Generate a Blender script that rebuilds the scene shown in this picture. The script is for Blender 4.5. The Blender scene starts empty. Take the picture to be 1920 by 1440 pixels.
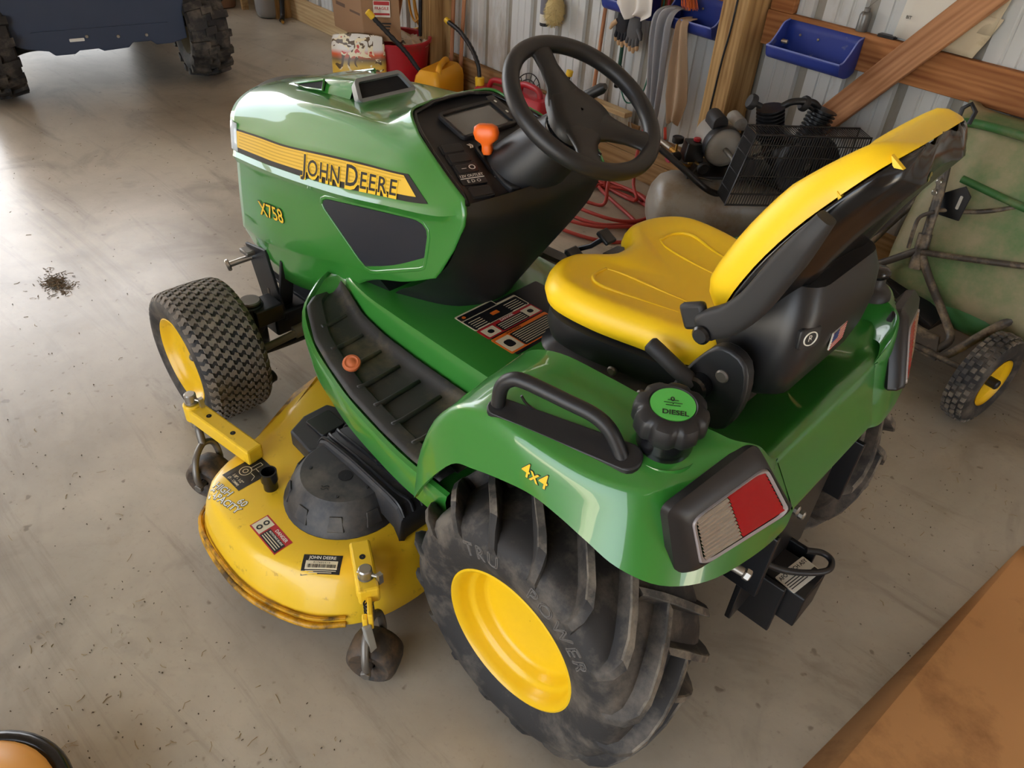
import bpy, math, random
import numpy as np
from mathutils import Vector, Matrix

random.seed(7)
S = bpy.context.scene
COL = S.collection
PI = math.pi

# ---------------------------------------------------------------- camera
CAM_POS = np.array([-0.572, 1.2915, 1.6978])
CAM_YAW, CAM_PITCH, CAM_ROLL, CAM_F = -0.8437, 0.6666, -0.0702, 1402.6
def _cam_axes():
    cy, sy, cp, sp = math.cos(CAM_YAW), math.sin(CAM_YAW), math.cos(CAM_PITCH), math.sin(CAM_PITCH)
    f = np.array([cy*cp, sy*cp, -sp]); r = np.array([sy, -cy, 0.0]); d = np.cross(f, r)
    c, s = math.cos(CAM_ROLL), math.sin(CAM_ROLL)
    return c*r + s*d, -s*r + c*d, f
_r, _d, _f = _cam_axes()
cam_data = bpy.data.cameras.new('camera')
cam_data.sensor_width = 36.0
cam_data.lens = CAM_F/1920*36.0
cam_data.clip_start = 0.02
cam = bpy.data.objects.new('camera', cam_data); COL.objects.link(cam)
m = Matrix.Identity(4)
for i in range(3):
    m[i][0] = _r[i]; m[i][1] = -_d[i]; m[i][2] = -_f[i]; m[i][3] = CAM_POS[i]
cam.matrix_world = m
S.camera = cam

# ---------------------------------------------------------------- sky, exposure
world = bpy.data.worlds.new('sky'); S.world = world
world.use_nodes = True
wn = world.node_tree.nodes; wl = world.node_tree.links
wn.clear()
w_out = wn.new('ShaderNodeOutputWorld'); w_bg = wn.new('ShaderNodeBackground')
w_sky = wn.new('ShaderNodeTexSky'); w_sky.sky_type = 'NISHITA'; w_sky.sun_disc = False
w_sky.sun_elevation = math.radians(48); w_sky.sun_rotation = math.radians(110)
w_sky.air_density = 1.0; w_sky.dust_density = 4.0
w_mix = wn.new('ShaderNodeMixRGB'); w_mix.inputs[0].default_value = 0.72
w_mix.inputs[2].default_value = (4.4, 4.7, 5.05, 1)
wl.new(w_sky.outputs[0], w_mix.inputs[1]); wl.new(w_mix.outputs[0], w_bg.inputs[0]); wl.new(w_bg.outputs[0], w_out.inputs[0])
w_bg.inputs[1].default_value = 0.75
sun_data = bpy.data.lights.new('sun', 'SUN'); sun_data.energy = 42.0; sun_data.angle = math.radians(0.6); sun_data.color = (1.0, 0.92, 0.80)
sun = bpy.data.objects.new('sun', sun_data); COL.objects.link(sun)
sun.rotation_euler = Vector((.45, .30, -.84)).to_track_quat('-Z', 'Y').to_euler()
S.view_settings.view_transform = 'Standard'
S.view_settings.look = 'None'
S.view_settings.gamma = 1.0
S.view_settings.use_curve_mapping = False
S.view_settings.exposure = 0.55
S.cycles.max_bounces = 8
S.cycles.diffuse_bounces = 5
S.cycles.caustics_reflective = False
S.cycles.caustics_refractive = False
S.cycles.sample_clamp_indirect = 6.0

# ---------------------------------------------------------------- materials
def lin(c):
    c = c/255.0
    return c/12.92 if c <= 0.04045 else ((c+0.055)/1.055)**2.4
def rgb(r, g, b): return (lin(r), lin(g), lin(b), 1.0)
MATS = {}
def mat(name, color, rough=0.5, metal=0.0, coat=0.0, vary=0.0, vscale=8.0, dirt=None, dirt_amt=0.0, dirt_scale=6.0, bump=0.0, bscale=60.0, spec=0.5, trans=0.0, stretch=None):
    """procedural surface: base colour with soft variation, patches of dirt and fine relief"""
    if name in MATS: return MATS[name]
    mt = bpy.data.materials.new(name); mt.use_nodes = True
    nt = mt.node_tree; n = nt.nodes; l = nt.links
    b = n['Principled BSDF']
    b.inputs['Base Color'].default_value = color
    b.inputs['Roughness'].default_value = rough
    b.inputs['Metallic'].default_value = metal
    b.inputs['Specular IOR Level'].default_value = spec
    if coat: b.inputs['Coat Weight'].default_value = coat; b.inputs['Coat Roughness'].default_value = 0.03
    if trans: b.inputs['Transmission Weight'].default_value = trans
    tc = n.new('ShaderNodeTexCoord'); src = tc.outputs['Object']
    if stretch:
        mp = n.new('ShaderNodeMapping'); mp.inputs['Scale'].default_value = stretch
        l.new(src, mp.inputs['Vector']); src = mp.outputs['Vector']
    cur = None
    if vary:
        nz = n.new('ShaderNodeTexNoise'); nz.inputs['Scale'].default_value = vscale; nz.inputs['Detail'].default_value = 5
        l.new(src, nz.inputs['Vector'])
        mx = n.new('ShaderNodeMixRGB'); mx.inputs[1].default_value = [max(0, c*(1-vary)) for c in color[:3]]+[1]; mx.inputs[2].default_value = [min(1, c*(1+vary)) for c in color[:3]]+[1]
        l.new(nz.outputs['Fac'], mx.inputs[0]); cur = mx.outputs[0]
    if dirt is not None:
        nz = n.new('ShaderNodeTexNoise'); nz.inputs['Scale'].default_value = dirt_scale; nz.inputs['Detail'].default_value = 8; nz.inputs['Roughness'].default_value = 0.65
        l.new(src, nz.inputs['Vector'])
        rp = n.new('ShaderNodeValToRGB'); rp.color_ramp.elements[0].position = 0.62-0.35*dirt_amt; rp.color_ramp.elements[1].position = 0.80-0.3*dirt_amt
        l.new(nz.outputs['Fac'], rp.inputs[0])
        mx = n.new('ShaderNodeMixRGB'); mx.inputs[1].default_value = color; mx.inputs[2].default_value = dirt
        if cur: l.new(cur, mx.inputs[1])
        l.new(rp.outputs[0], mx.inputs[0]); cur = mx.outputs[0]
    if cur: l.new(cur, b.inputs['Base Color'])
    if bump:
        nz = n.new('ShaderNodeTexNoise'); nz.inputs['Scale'].default_value = bscale; nz.inputs['Detail'].default_value = 3
        l.new(src, nz.inputs['Vector'])
        bp = n.new('ShaderNodeBump'); bp.inputs['Strength'].default_value = bump; bp.inputs['Distance'].default_value = 0.002
        l.new(nz.outputs['Fac'], bp.inputs['Height']); l.new(bp.outputs[0], b.inputs['Normal'])
    MATS[name] = mt
    return mt

def wood(name, c1, c2, axis=0, scale=6.0, rough=0.75, rot=0.0):
    """sawn timber: grain lines stretched along one axis"""
    if name in MATS: return MATS[name]
    mt = bpy.data.materials.new(name); mt.use_nodes = True
    nt = mt.node_tree; n = nt.nodes; l = nt.links; b = n['Principled BSDF']
    b.inputs['Roughness'].default_value = rough; b.inputs['Specular IOR Level'].default_value = 0.25
    tc = n.new('ShaderNodeTexCoord'); mp = n.new('ShaderNodeMapping')
    sc = [scale*4]*3; sc[axis] = scale*0.28
    mp.inputs['Scale'].default_value = sc
    mr = n.new('ShaderNodeMapping'); mr.inputs['Rotation'].default_value = (0, rot if axis == 2 else 0, -WALL_A if axis != 2 else 0)
    l.new(tc.outputs['Object'], mr.inputs['Vector']); l.new(mr.outputs['Vector'], mp.inputs['Vector'])
    nz = n.new('ShaderNodeTexNoise'); nz.inputs['Scale'].default_value = 1.0; nz.inputs['Detail'].default_value = 6; nz.inputs['Distortion'].default_value = 0.8
    l.new(mp.outputs['Vector'], nz.inputs['Vector'])
    wv = n.new('ShaderNodeTexWave'); wv.wave_type = 'BANDS'; wv.bands_direction = 'Z' if axis != 2 else 'X'
    wv.inputs['Scale'].default_value = 0.55; wv.inputs['Distortion'].default_value = 7.0; wv.inputs['Detail'].default_value = 3
    l.new(mp.outputs['Vector'], wv.inputs['Vector'])
    ad = n.new('ShaderNodeMath'); ad.operation = 'MULTIPLY_ADD'; ad.inputs[1].default_value = 0.16; 
    l.new(wv.outputs['Fac'], ad.inputs[0]); l.new(nz.outputs['Fac'], ad.inputs[2])
    rp = n.new('ShaderNodeValToRGB'); rp.color_ramp.elements[0].position = 0.32; rp.color_ramp.elements[1].position = 0.80
    rp.color_ramp.elements[0].color = c1; rp.color_ramp.elements[1].color = c2
    l.new(ad.outputs[0], rp.inputs[0]); l.new(rp.outputs[0], b.inputs['Base Color'])
    bp = n.new('ShaderNodeBump'); bp.inputs['Strength'].default_value = 0.25; bp.inputs['Distance'].default_value = 0.002
    l.new(nz.outputs['Fac'], bp.inputs['Height']); l.new(bp.outputs[0], b.inputs['Normal'])
    MATS[name] = mt
    return mt

WALL_A = math.radians(-6.25)
WU = np.array([math.cos(WALL_A), math.sin(WALL_A), 0]); WN = np.array([-math.sin(WALL_A), math.cos(WALL_A), 0])
W0 = np.array([-0.38, -2.028, 0.0])
def W(u, off, z): return tuple(W0 + u*WU + off*WN + np.array([0, 0, z]))

# ---------------------------------------------------------------- mesh helpers: a shape is (verts, faces)
def vadd(a, b): return (a[0]+b[0], a[1]+b[1], a[2]+b[2])
def join(*ms):
    V = []; F = []
    for v, f in ms:
        o = len(V); V += [tuple(p) for p in v]; F += [tuple(i+o for i in q) for q in f]
    return V, F
def xf(msh, fn): return [tuple(fn(*p)) for p in msh[0]], msh[1]
def flip(msh): return msh[0], [tuple(reversed(f)) for f in msh[1]]
def mirror(msh): return [(x, -y, z) for x, y, z in msh[0]], [tuple(reversed(f)) for f in msh[1]]
def box(c, s, R=None):
    V = []
    for dx in (-.5, .5):
        for dy in (-.5, .5):
            for dz in (-.5, .5):
                p = np.array([dx*s[0], dy*s[1], dz*s[2]])
                if R is not None: p = R @ p
                V.append(tuple(p + np.array(c)))
    return V, [(0,1,3,2),(4,6,7,5),(0,4,5,1),(2,3,7,6),(0,2,6,4),(1,5,7,3)]
def hexa(p):  # eight corners: four of the bottom ring, four of the top ring
    return [tuple(q) for q in p], [(3,2,1,0),(4,5,6,7),(0,1,5,4),(1,2,6,5),(2,3,7,6),(3,0,4,7)]
def rotz(a): c, s = math.cos(a), math.sin(a); return np.array([[c,-s,0],[s,c,0],[0,0,1]])
def roty(a): c, s = math.cos(a), math.sin(a); return np.array([[c,0,s],[0,1,0],[-s,0,c]])
def rotx(a): c, s = math.cos(a), math.sin(a); return np.array([[1,0,0],[0,c,-s],[0,s,c]])
RW = rotz(WALL_A)
def wbox(u0, u1, o0, o1, z0, z1): return box(W((u0+u1)/2, (o0+o1)/2, (z0+z1)/2), (u1-u0, o1-o0, z1-z0), RW)
def cr(pts, n, closed=False):
    """Catmull-Rom resample by parameter, n segments per span"""
    P = np.array(pts, float); k = len(P); out = []
    spans = k if closed else k-1
    for i in range(spans):
        p1, p2 = P[i % k], P[(i+1) % k]
        p0 = P[(i-1) % k] if (closed or i > 0) else 2*p1-p2
        p3 = P[(i+2) % k] if (closed or i+2 < k) else 2*p2-p1
        for j in range(n):
            t = j/n
            out.append(0.5*((2*p1)+(-p0+p2)*t+(2*p0-5*p1+4*p2-p3)*t*t+(-p0+3*p1-3*p2+p3)*t**3))
    if not closed: out.append(P[-1])
    return np.array(out)
def resample(pts, n):
    P = np.array(pts, float); d = np.r_[0, np.cumsum(np.linalg.norm(np.diff(P, axis=0), axis=1))]
    s = np.linspace(0, d[-1], n)
    return np.stack([np.interp(s, d, P[:, k]) for k in range(P.shape[1])], 1)
def grid(P, closed_u=False, closed_v=False):
    P = np.array(P); nu, nv = P.shape[:2]
    V = [tuple(p) for p in P.reshape(-1, 3)]; F = []
    for i in range(nu if closed_u else nu-1):
        for j in range(nv if closed_v else nv-1):
            i2, j2 = (i+1) % nu, (j+1) % nv
            F.append((i*nv+j, i2*nv+j, i2*nv+j2, i*nv+j2))
    return V, F
def tube(pts, r, n=10, closed=False, caps=True):
    P = np.array(pts, float); k = len(P)
    T = np.zeros_like(P)
    for i in range(k):
        a = P[(i-1) % k] if (closed or i > 0) else P[i]; b = P[(i+1) % k] if (closed or i < k-1) else P[i]
        T[i] = (b-a)/(np.linalg.norm(b-a)+1e-12)
    ref = np.array([0, 0, 1.0]) if abs(T[0][2]) < 0.9 else np.array([1.0, 0, 0])
    nrm = np.cross(T[0], ref); nrm /= np.linalg.norm(nrm)
    V = []; rr = r if hasattr(r, '__len__') else [r]*k
    for i in range(k):
        nrm = nrm - T[i]*(nrm@T[i]); nrm /= np.linalg.norm(nrm)
        bn = np.cross(T[i], nrm)
        for j in range(n):
            a = 2*PI*j/n
            V.append(tuple(P[i] + rr[i]*(math.cos(a)*nrm + math.sin(a)*bn)))
    F = []
    for i in range(k if closed else k-1):
        i2 = (i+1) % k
        for j in range(n):
            j2 = (j+1) % n
            F.append((i*n+j, i*n+j2, i2*n+j2, i2*n+j))
    if caps and not closed:
        F.append(tuple(range(n-1, -1, -1))); F.append(tuple((k-1)*n+j for j in range(n)))
    return V, F
def stube(pts, r, n=10, sub=6, closed=False):
    P = cr(pts, sub, closed)
    return tube(P, r, n, closed)
def lathe(prof, c=(0,0,0), axis=(0,0,1), n=32, cap0=False, cap1=False, a0=0.0, a1=2*PI):
    """prof: list of (radius, height along axis)"""
    ax = np.array(axis, float); ax /= np.linalg.norm(ax)
    ref = np.array([1.0, 0, 0]) if abs(ax[0]) < 0.9 else np.array([0, 0, 1.0])
    e1 = np.cross(ax, ref); e1 /= np.linalg.norm(e1); e2 = np.cross(ax, e1)
    full = abs(a1-a0-2*PI) < 1e-6; m_ = n if full else n+1
    V = []
    for r, h in prof:
        for j in range(m_):
            a = a0+(a1-a0)*j/n
            V.append(tuple(np.array(c)+ax*h+r*(math.cos(a)*e1+math.sin(a)*e2)))
    F = []
    for i in range(len(prof)-1):
        for j in range(n if full else m_-1):
            j2 = (j+1) % m_
            F.append((i*m_+j, i*m_+j2, (i+1)*m_+j2, (i+1)*m_+j))
    if cap0: F.append(tuple(range(m_-1, -1, -1)))
    if cap1: F.append(tuple((len(prof)-1)*m_+j for j in range(m_)))
    return V, F
def cyl(a, b, r, n=16, r2=None):
    a = np.array(a, float); b = np.array(b, float); h = np.linalg.norm(b-a)
    return lathe([(r, 0), (r if r2 is None else r2, h)], a, b-a, n, True, True)
def rcyl(a, b, r, e=0.004, n=20):
    a = np.array(a, float); b = np.array(b, float); h = np.linalg.norm(b-a)
    return lathe([(r-e, 0), (r, e), (r, h-e), (r-e, h)], a, b-a, n, True, True)
def prism(poly, fn, h0, h1):
    """poly: 2-D points (counter-clockwise); fn(u,v,h) -> 3-D"""
    k = len(poly)
    V = [tuple(fn(u, v, h0)) for u, v in poly]+[tuple(fn(u, v, h1)) for u, v in poly]
    F = [tuple(range(k-1, -1, -1)), tuple(range(k, 2*k))]
    for i in range(k):
        j = (i+1) % k
        F.append((i, j, k+j, k+i))
    return V, F
def rrect(w, h, r, n=4, cx=0, cy=0):
    P = []
    for sx, sy, a in ((1,-1,-90),(1,1,0),(-1,1,90),(-1,-1,180)):
        for k in range(n+1):
            t = math.radians(a+90*k/n)
            P.append((cx+sx*(w/2-r)+r*math.cos(t), cy+sy*(h/2-r)+r*math.sin(t)))
    return P
def ring2d(outer, inner, fn, h0, h1):
    """a frame between two outlines with the same number of points"""
    k = len(outer); V = []
    for pts, h in ((outer, h0), (outer, h1), (inner, h1), (inner, h0)):
        V += [tuple(fn(u, v, h)) for u, v in pts]
    F = []
    for q in range(4):
        q2 = (q+1) % 4
        for i in range(k):
            j = (i+1) % k
            F.append((q*k+i, q*k+j, q2*k+j, q2*k+i))
    return V, F
def shrink(poly, d):
    P = np.array(poly, float); k = len(P); out = []
    area = 0.5*sum(P[i][0]*P[(i+1) % k][1]-P[(i+1) % k][0]*P[i][1] for i in range(k))
    sg = 1 if area > 0 else -1
    for i in range(k):
        a, b, c = P[i-1], P[i], P[(i+1) % k]
        e1 = (b-a)/(np.linalg.norm(b-a)+1e-12); e2 = (c-b)/(np.linalg.norm(c-b)+1e-12)
        n1 = np.array([-e1[1], e1[0]])*sg; n2 = np.array([-e2[1], e2[0]])*sg
        nn = n1+n2; nn = nn/(np.linalg.norm(nn)+1e-12); co = max(0.4, nn@n1)
        out.append(tuple(b+nn*d/co))
    return out
def dome_grid(fn, nu, nv): return grid([[fn(i/(nu-1), j/(nv-1)) for j in range(nv)] for i in range(nu)])

_txt = {}
def text2d(s, size=1.0, bold=0.0, spacing=1.0):
    """flat lettering as a 2-D mesh, centred"""
    key = (s, size, bold, spacing)
    if key in _txt: return _txt[key]
    cu = bpy.data.curves.new('lettering', 'FONT'); cu.body = s; cu.size = size; cu.offset = bold*size
    cu.align_x = 'CENTER'; cu.align_y = 'CENTER'; cu.resolution_u = 3; cu.space_character = spacing
    ob = bpy.data.objects.new('lettering', cu); COL.objects.link(ob)
    dg = bpy.context.evaluated_depsgraph_get(); me = ob.evaluated_get(dg).to_mesh()
    V = [(v.co.x, v.co.y) for v in me.vertices]; F = [tuple(p.vertices) for p in me.polygons]
    ob.evaluated_get(dg).to_mesh_clear(); bpy.data.objects.remove(ob); bpy.data.curves.remove(cu)
    _txt[key] = (V, F)
    return _txt[key]
def text3d(s, size, fn, bold=0.0, spacing=1.0):
    V, F = text2d(s, size, bold, spacing)
    return [tuple(fn(u, v)) for u, v in V], F
def plane_fn(o, eu, ev, lift=0.0):
    o = np.array(o, float); eu = np.array(eu, float); ev = np.array(ev, float)
    eu = eu/np.linalg.norm(eu); ev = ev-eu*(ev@eu); ev /= np.linalg.norm(ev); nn = np.cross(eu, ev)
    def fn(u, v, h=0.0): return o+eu*u+ev*v+nn*(h+lift)
    return fn

# ---------------------------------------------------------------- objects
def obj(name, msh, material, parent=None, smooth=35, bevel=0.0, seg=2, solid=0.0, sub=0, label=None, cat=None, group=None, kind=None):
    V, F = msh
    me = bpy.data.meshes.new(name); me.from_pydata([tuple(map(float, v)) for v in V], [], [tuple(map(int, f)) for f in F]); me.update()
    if isinstance(material, (list, tuple)):
        for q in material: me.materials.append(q)
    else: me.materials.append(material)
    if smooth:
        me.polygons.foreach_set('use_smooth', [True]*len(me.polygons))
        if smooth < 180: me.set_sharp_from_angle(angle=math.radians(smooth))
    o = bpy.data.objects.new(name, me); COL.objects.link(o)
    if solid:
        md = o.modifiers.new('thickness', 'SOLIDIFY'); md.thickness = abs(solid); md.offset = -1 if solid > 0 else 1
    if bevel:
        md = o.modifiers.new('edges', 'BEVEL'); md.width = bevel; md.segments = seg; md.limit_method = 'ANGLE'; md.angle_limit = math.radians(40); md.harden_normals = False
    if sub:
        md = o.modifiers.new('smooth', 'SUBSURF'); md.levels = sub; md.render_levels = sub
    if parent is not None:
        o.parent = parent
        if parent.type == 'EMPTY': o.matrix_parent_inverse = Matrix.Translation(parent.location).inverted()
    tag(o, label, cat, group, kind)
    return o
def tag(o, label=None, cat=None, group=None, kind=None):
    if label: o['label'] = label
    if cat: o['category'] = cat
    if group: o['group'] = group
    if kind: o['kind'] = kind
    return o
def thing(name, label, cat, loc=(0,0,0), group=None, kind=None):
    o = bpy.data.objects.new(name, None); COL.objects.link(o); o.location = loc; o.empty_display_size = 0.1
    return tag(o, label, cat, group, kind)
def fix_normals(o):
    import bmesh
    bm = bmesh.new(); bm.from_mesh(o.data); bmesh.ops.recalc_face_normals(bm, faces=bm.faces); bm.to_mesh(o.data); bm.free()
    return o

def weld(o, d=1e-5):
    import bmesh
    bm = bmesh.new(); bm.from_mesh(o.data); bmesh.ops.remove_doubles(bm, verts=bm.verts, dist=d); bm.to_mesh(o.data); bm.free()
    return o

from mathutils.bvhtree import BVHTree
def tree_of(msh): return BVHTree.FromPolygons([tuple(map(float, v)) for v in msh[0]], [tuple(map(int, f)) for f in msh[1]])
def drape(msh, tree, d, lift):
    """lay a flat shape on a surface along direction d"""
    d = Vector(d).normalized(); V = []
    for v in msh[0]:
        h = tree.ray_cast(Vector(v)-d*.4, d)[0]
        V.append(tuple((h if h is not None else Vector(v))-d*lift))
    return V, msh[1]
def patch(fn, u0, u1, v0, v1, n=6, m_=6): return grid([[fn(u0+(u1-u0)*i/n, v0+(v1-v0)*j/m_, 0) for j in range(m_+1)] for i in range(n+1)])

# palette
GREEN = mat('green_paint', rgb(48, 122, 44), 0.35, coat=0.9, vary=0.06, vscale=1.5)
YEL = mat('yellow_wheel_paint', rgb(232, 188, 16), 0.38, coat=0.15, vary=0.05, vscale=4)
DECKY = mat('yellow_deck_paint', rgb(234, 190, 42), 0.34, coat=0.25, vary=0.07, vscale=3, dirt=rgb(150, 105, 30), dirt_amt=0.0, dirt_scale=30)
SEATY = mat('yellow_seat_vinyl', rgb(250, 206, 26), 0.42, vary=0.04, vscale=3, bump=0.05, bscale=500)
BLK = mat('black_plastic', rgb(27, 27, 29), 0.45, vary=0.15, vscale=6, bump=0.05, bscale=700)
BLKG = mat('black_gloss_plastic', rgb(18, 18, 20), 0.2, vary=0.1, vscale=4)
BLKM = mat('black_matt_plastic', rgb(34, 33, 34), 0.6, vary=0.12, vscale=9, bump=0.08, bscale=400)
BLKS = mat('black_painted_steel', rgb(22, 23, 26), 0.4, vary=0.2, vscale=10)
RUB = mat('tyre_rubber', rgb(38, 36, 35), 0.7, vary=0.2, vscale=12, dirt=rgb(96, 88, 78), dirt_amt=0.45, dirt_scale=9, bump=0.15, bscale=200)
RUBD = mat('dusty_tread_rubber', rgb(66, 63, 59), 0.8, vary=0.15, vscale=20, dirt=rgb(128, 118, 104), dirt_amt=0.55, dirt_scale=14, bump=0.2, bscale=250)
STEEL = mat('zinc_steel', rgb(175, 172, 165), 0.3, metal=0.9, vary=0.15, vscale=20)
DSTEEL = mat('dull_steel', rgb(120, 115, 108), 0.45, metal=0.7, vary=0.2, vscale=20)
ORANGE = mat('orange_plastic', rgb(240, 108, 30), 0.38, vary=0.05)
WHITE = mat('white_print', rgb(225, 222, 210), 0.5)
CREAM = mat('cream_print', rgb(214, 202, 172), 0.55)
YPRINT = mat('yellow_print', rgb(232, 190, 44), 0.4)
BPRINT = mat('black_print', rgb(26, 26, 28), 0.4)
RPRINT = mat('red_print', rgb(178, 36, 40), 0.45)
OPRINT = mat('orange_print', rgb(226, 112, 34), 0.45)
# ================================================================= setting
def concrete():
    mt = bpy.data.materials.new('polished_concrete'); mt.use_nodes = True
    nt = mt.node_tree; n = nt.nodes; l = nt.links; b = n['Principled BSDF']
    tc = n.new('ShaderNodeTexCoord')
    def noise(scale, detail=6, rough=0.6, dist=0.0, vec=None):
        q = n.new('ShaderNodeTexNoise'); q.inputs['Scale'].default_value = scale; q.inputs['Detail'].default_value = detail
        q.inputs['Roughness'].default_value = rough; q.inputs['Distortion'].default_value = dist
        l.new(vec or tc.outputs['Object'], q.inputs['Vector']); return q.outputs['Fac']
    def ramp(f, p0, c0, p1, c1):
        q = n.new('ShaderNodeValToRGB'); q.color_ramp.elements[0].position = p0; q.color_ramp.elements[0].color = c0
        q.color_ramp.elements[1].position = p1; q.color_ramp.elements[1].color = c1; l.new(f, q.inputs[0]); return q.outputs[0]
    def mix(f, a, c, mode='MIX'):
        q = n.new('ShaderNodeMixRGB'); q.blend_type = mode
        for k, v in ((0, f), (1, a), (2, c)):
            if hasattr(v, 'links'): l.new(v, q.inputs[k])
            else: q.inputs[k].default_value = v
        return q.outputs[0]
    W1, K1 = (1,1,1,1), (0,0,0,1)
    base = ramp(noise(0.9, 8, 0.62, 0.3), 0.34, rgb(142, 132, 117), 0.66, rgb(185, 175, 157))
    # drag marks from the screed, long in one direction
    mp = n.new('ShaderNodeMapping'); mp.inputs['Rotation'].default_value = (0, 0, math.radians(-62)); mp.inputs['Scale'].default_value = (0.5, 4.0, 1)
    l.new(tc.outputs['Object'], mp.inputs['Vector'])
    streak = ramp(noise(1.3, 7, 0.7, 0.6, mp.outputs['Vector']), 0.54, K1, 0.72, W1)
    base = mix(mix(0.7, K1, streak, 'MIX'), base, rgb(108, 96, 84))
    blot = ramp(noise(2.1, 5, 0.6, 1.2), 0.56, K1, 0.70, W1)
    base = mix(mix(0.45, K1, blot, 'MIX'), base, rgb(112, 102, 92))
    fine = ramp(noise(60, 4, 0.7), 0.58, K1, 0.75, W1)
    base = mix(mix(0.3, K1, fine), base, rgb(118, 106, 90))
    dust = ramp(noise(6.5, 9, 0.75), 0.56, K1, 0.74, W1)
    base = mix(mix(0.35, K1, dust), base, rgb(146, 128, 100))
    spots = ramp(noise(26, 2, 0.4), 0.70, K1, 0.76, W1)
    base = mix(mix(0.6, K1, spots), base, rgb(92, 80, 66))
    l.new(base, b.inputs['Base Color'])
    rg = n.new('ShaderNodeMapRange'); rg.inputs['To Min'].default_value = 0.20; rg.inputs['To Max'].default_value = 0.42
    l.new(noise(3.2, 7, 0.7), rg.inputs['Value']); l.new(rg.outputs[0], b.inputs['Roughness'])
    b.inputs['Specular IOR Level'].default_value = 0.45
    bp = n.new('ShaderNodeBump'); bp.inputs['Strength'].default_value = 0.12; bp.inputs['Distance'].default_value = 0.003
    l.new(noise(45, 6, 0.7), bp.inputs['Height']); l.new(bp.outputs[0], b.inputs['Normal'])
    return mt
CONC = concrete()
obj('floor', ([(-7.5,-8,0),(7.6,-8,0),(7.6,8,0),(-7.5,8,0)], [(0,1,2,3)]), CONC, smooth=0, kind='structure')
GRAVEL = mat('pale_gravel', rgb(170, 164, 152), 0.9, vary=0.2, vscale=3, bump=0.4, bscale=40)
obj('ground_outside', ([(-40,-40,-.02),(60,-40,-.02),(60,60,-.02),(-40,60,-.02)], [(0,1,2,3)]), GRAVEL, smooth=0, kind='structure')

# corrugated steel wall behind the tractor, in sheets
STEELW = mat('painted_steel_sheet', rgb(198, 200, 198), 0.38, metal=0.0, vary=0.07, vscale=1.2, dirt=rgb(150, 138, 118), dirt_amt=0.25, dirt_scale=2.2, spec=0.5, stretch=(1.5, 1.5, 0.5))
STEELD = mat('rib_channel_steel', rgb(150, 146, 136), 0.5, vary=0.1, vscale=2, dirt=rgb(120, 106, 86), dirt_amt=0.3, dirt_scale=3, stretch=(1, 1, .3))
SH = 0.914; RIB = SH/4; WTOP = 3.25
def sheet_profile():
    p = []
    for k in range(4):
        u = k*RIB
        p += [(u, 0), (u+.008, -.017), (u+.048, -.017), (u+.056, 0)]
        for q in (.105, .165):
            p += [(u+q-.008, 0), (u+q-.003, -.004), (u+q+.003, -.004), (u+q+.008, 0)]
    p.append((SH-.0008, 0))
    return p
wall_right = obj('wall_right', wbox(-5.0, 7.3, -.06, -.045, 0, WTOP), STEELD, smooth=0, kind='structure')
_pr = sheet_profile()
def sheet_mesh():
    V = []; F = []
    for u, o in _pr: V.append((u, o, 0.02)); V.append((u, o, WTOP))
    for i in range(len(_pr)-1): F.append((2*i, 2*i+2, 2*i+3, 2*i+1))
    return V, F
sheet0 = None
for k in range(-5, 8):
    u0 = k*SH+.12
    if sheet0 is None:
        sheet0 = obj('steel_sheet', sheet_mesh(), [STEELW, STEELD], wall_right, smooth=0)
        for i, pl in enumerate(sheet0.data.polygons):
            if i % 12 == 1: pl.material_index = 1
        o = sheet0
    else:
        o = sheet0.copy(); COL.objects.link(o); o.parent = wall_right
    o.location = W(u0, 0, 0); o.rotation_euler = (0, 0, WALL_A)

WD_POST = wood('post_timber', rgb(128, 92, 52), rgb(196, 160, 108), axis=2, scale=7)
WD_GIRT = wood('girt_timber', rgb(128, 76, 40), rgb(184, 126, 78), axis=0, scale=6)
WD_SILL = wood('sill_timber', rgb(116, 84, 50), rgb(178, 142, 98), axis=0, scale=5)
WD_PALE = wood('pale_timber', rgb(170, 138, 96), rgb(208, 182, 138), axis=0, scale=5)
def timber(name, u0, u1, o0, o1, z0, z1, m_): return obj(name, wbox(u0, u1, o0, o1, z0, z1), m_, wall_right, smooth=0, bevel=.003, seg=1)
for u in (-3.3, -.87, 1.515, 3.94, 6.34): timber('wall_post', u, u+.135, .001, .19, 0, WTOP, WD_POST)
for z in (.868, 1.62, 2.35, 3.05):
    for u0, u1 in ((-5, -3.31), (-3.16, -.88), (-.73, 1.51), (1.66, 3.93), (4.08, 6.33)):
        timber('girt', u0, u1, .002, .04, z, z+.142, WD_GIRT)
for z0, z1 in ((.001, .128), (.132, .262)):
    for u0, u1 in ((-5, -3.31), (-3.16, -.88), (-.73, 1.51), (1.66, 3.93)): timber('sill_plank', u0, u1, .002, .042, z0, z1, WD_SILL)
timber('sill_plank', 4.08, 7.2, .002, .045, .001, .185, WD_PALE)
timber('short_block', 1.385, 1.50, .004, .042, 1.012, 1.16, WD_GIRT)
# black cable stapled to the post's face
obj('cable', stube([W(1.575, .192, 1.5), W(1.572, .194, 1.0), W(1.585, .194, .80), W(1.592, .193, .62), W(1.60, .194, .3)], .0045, 6), BLKS, wall_right)
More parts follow.
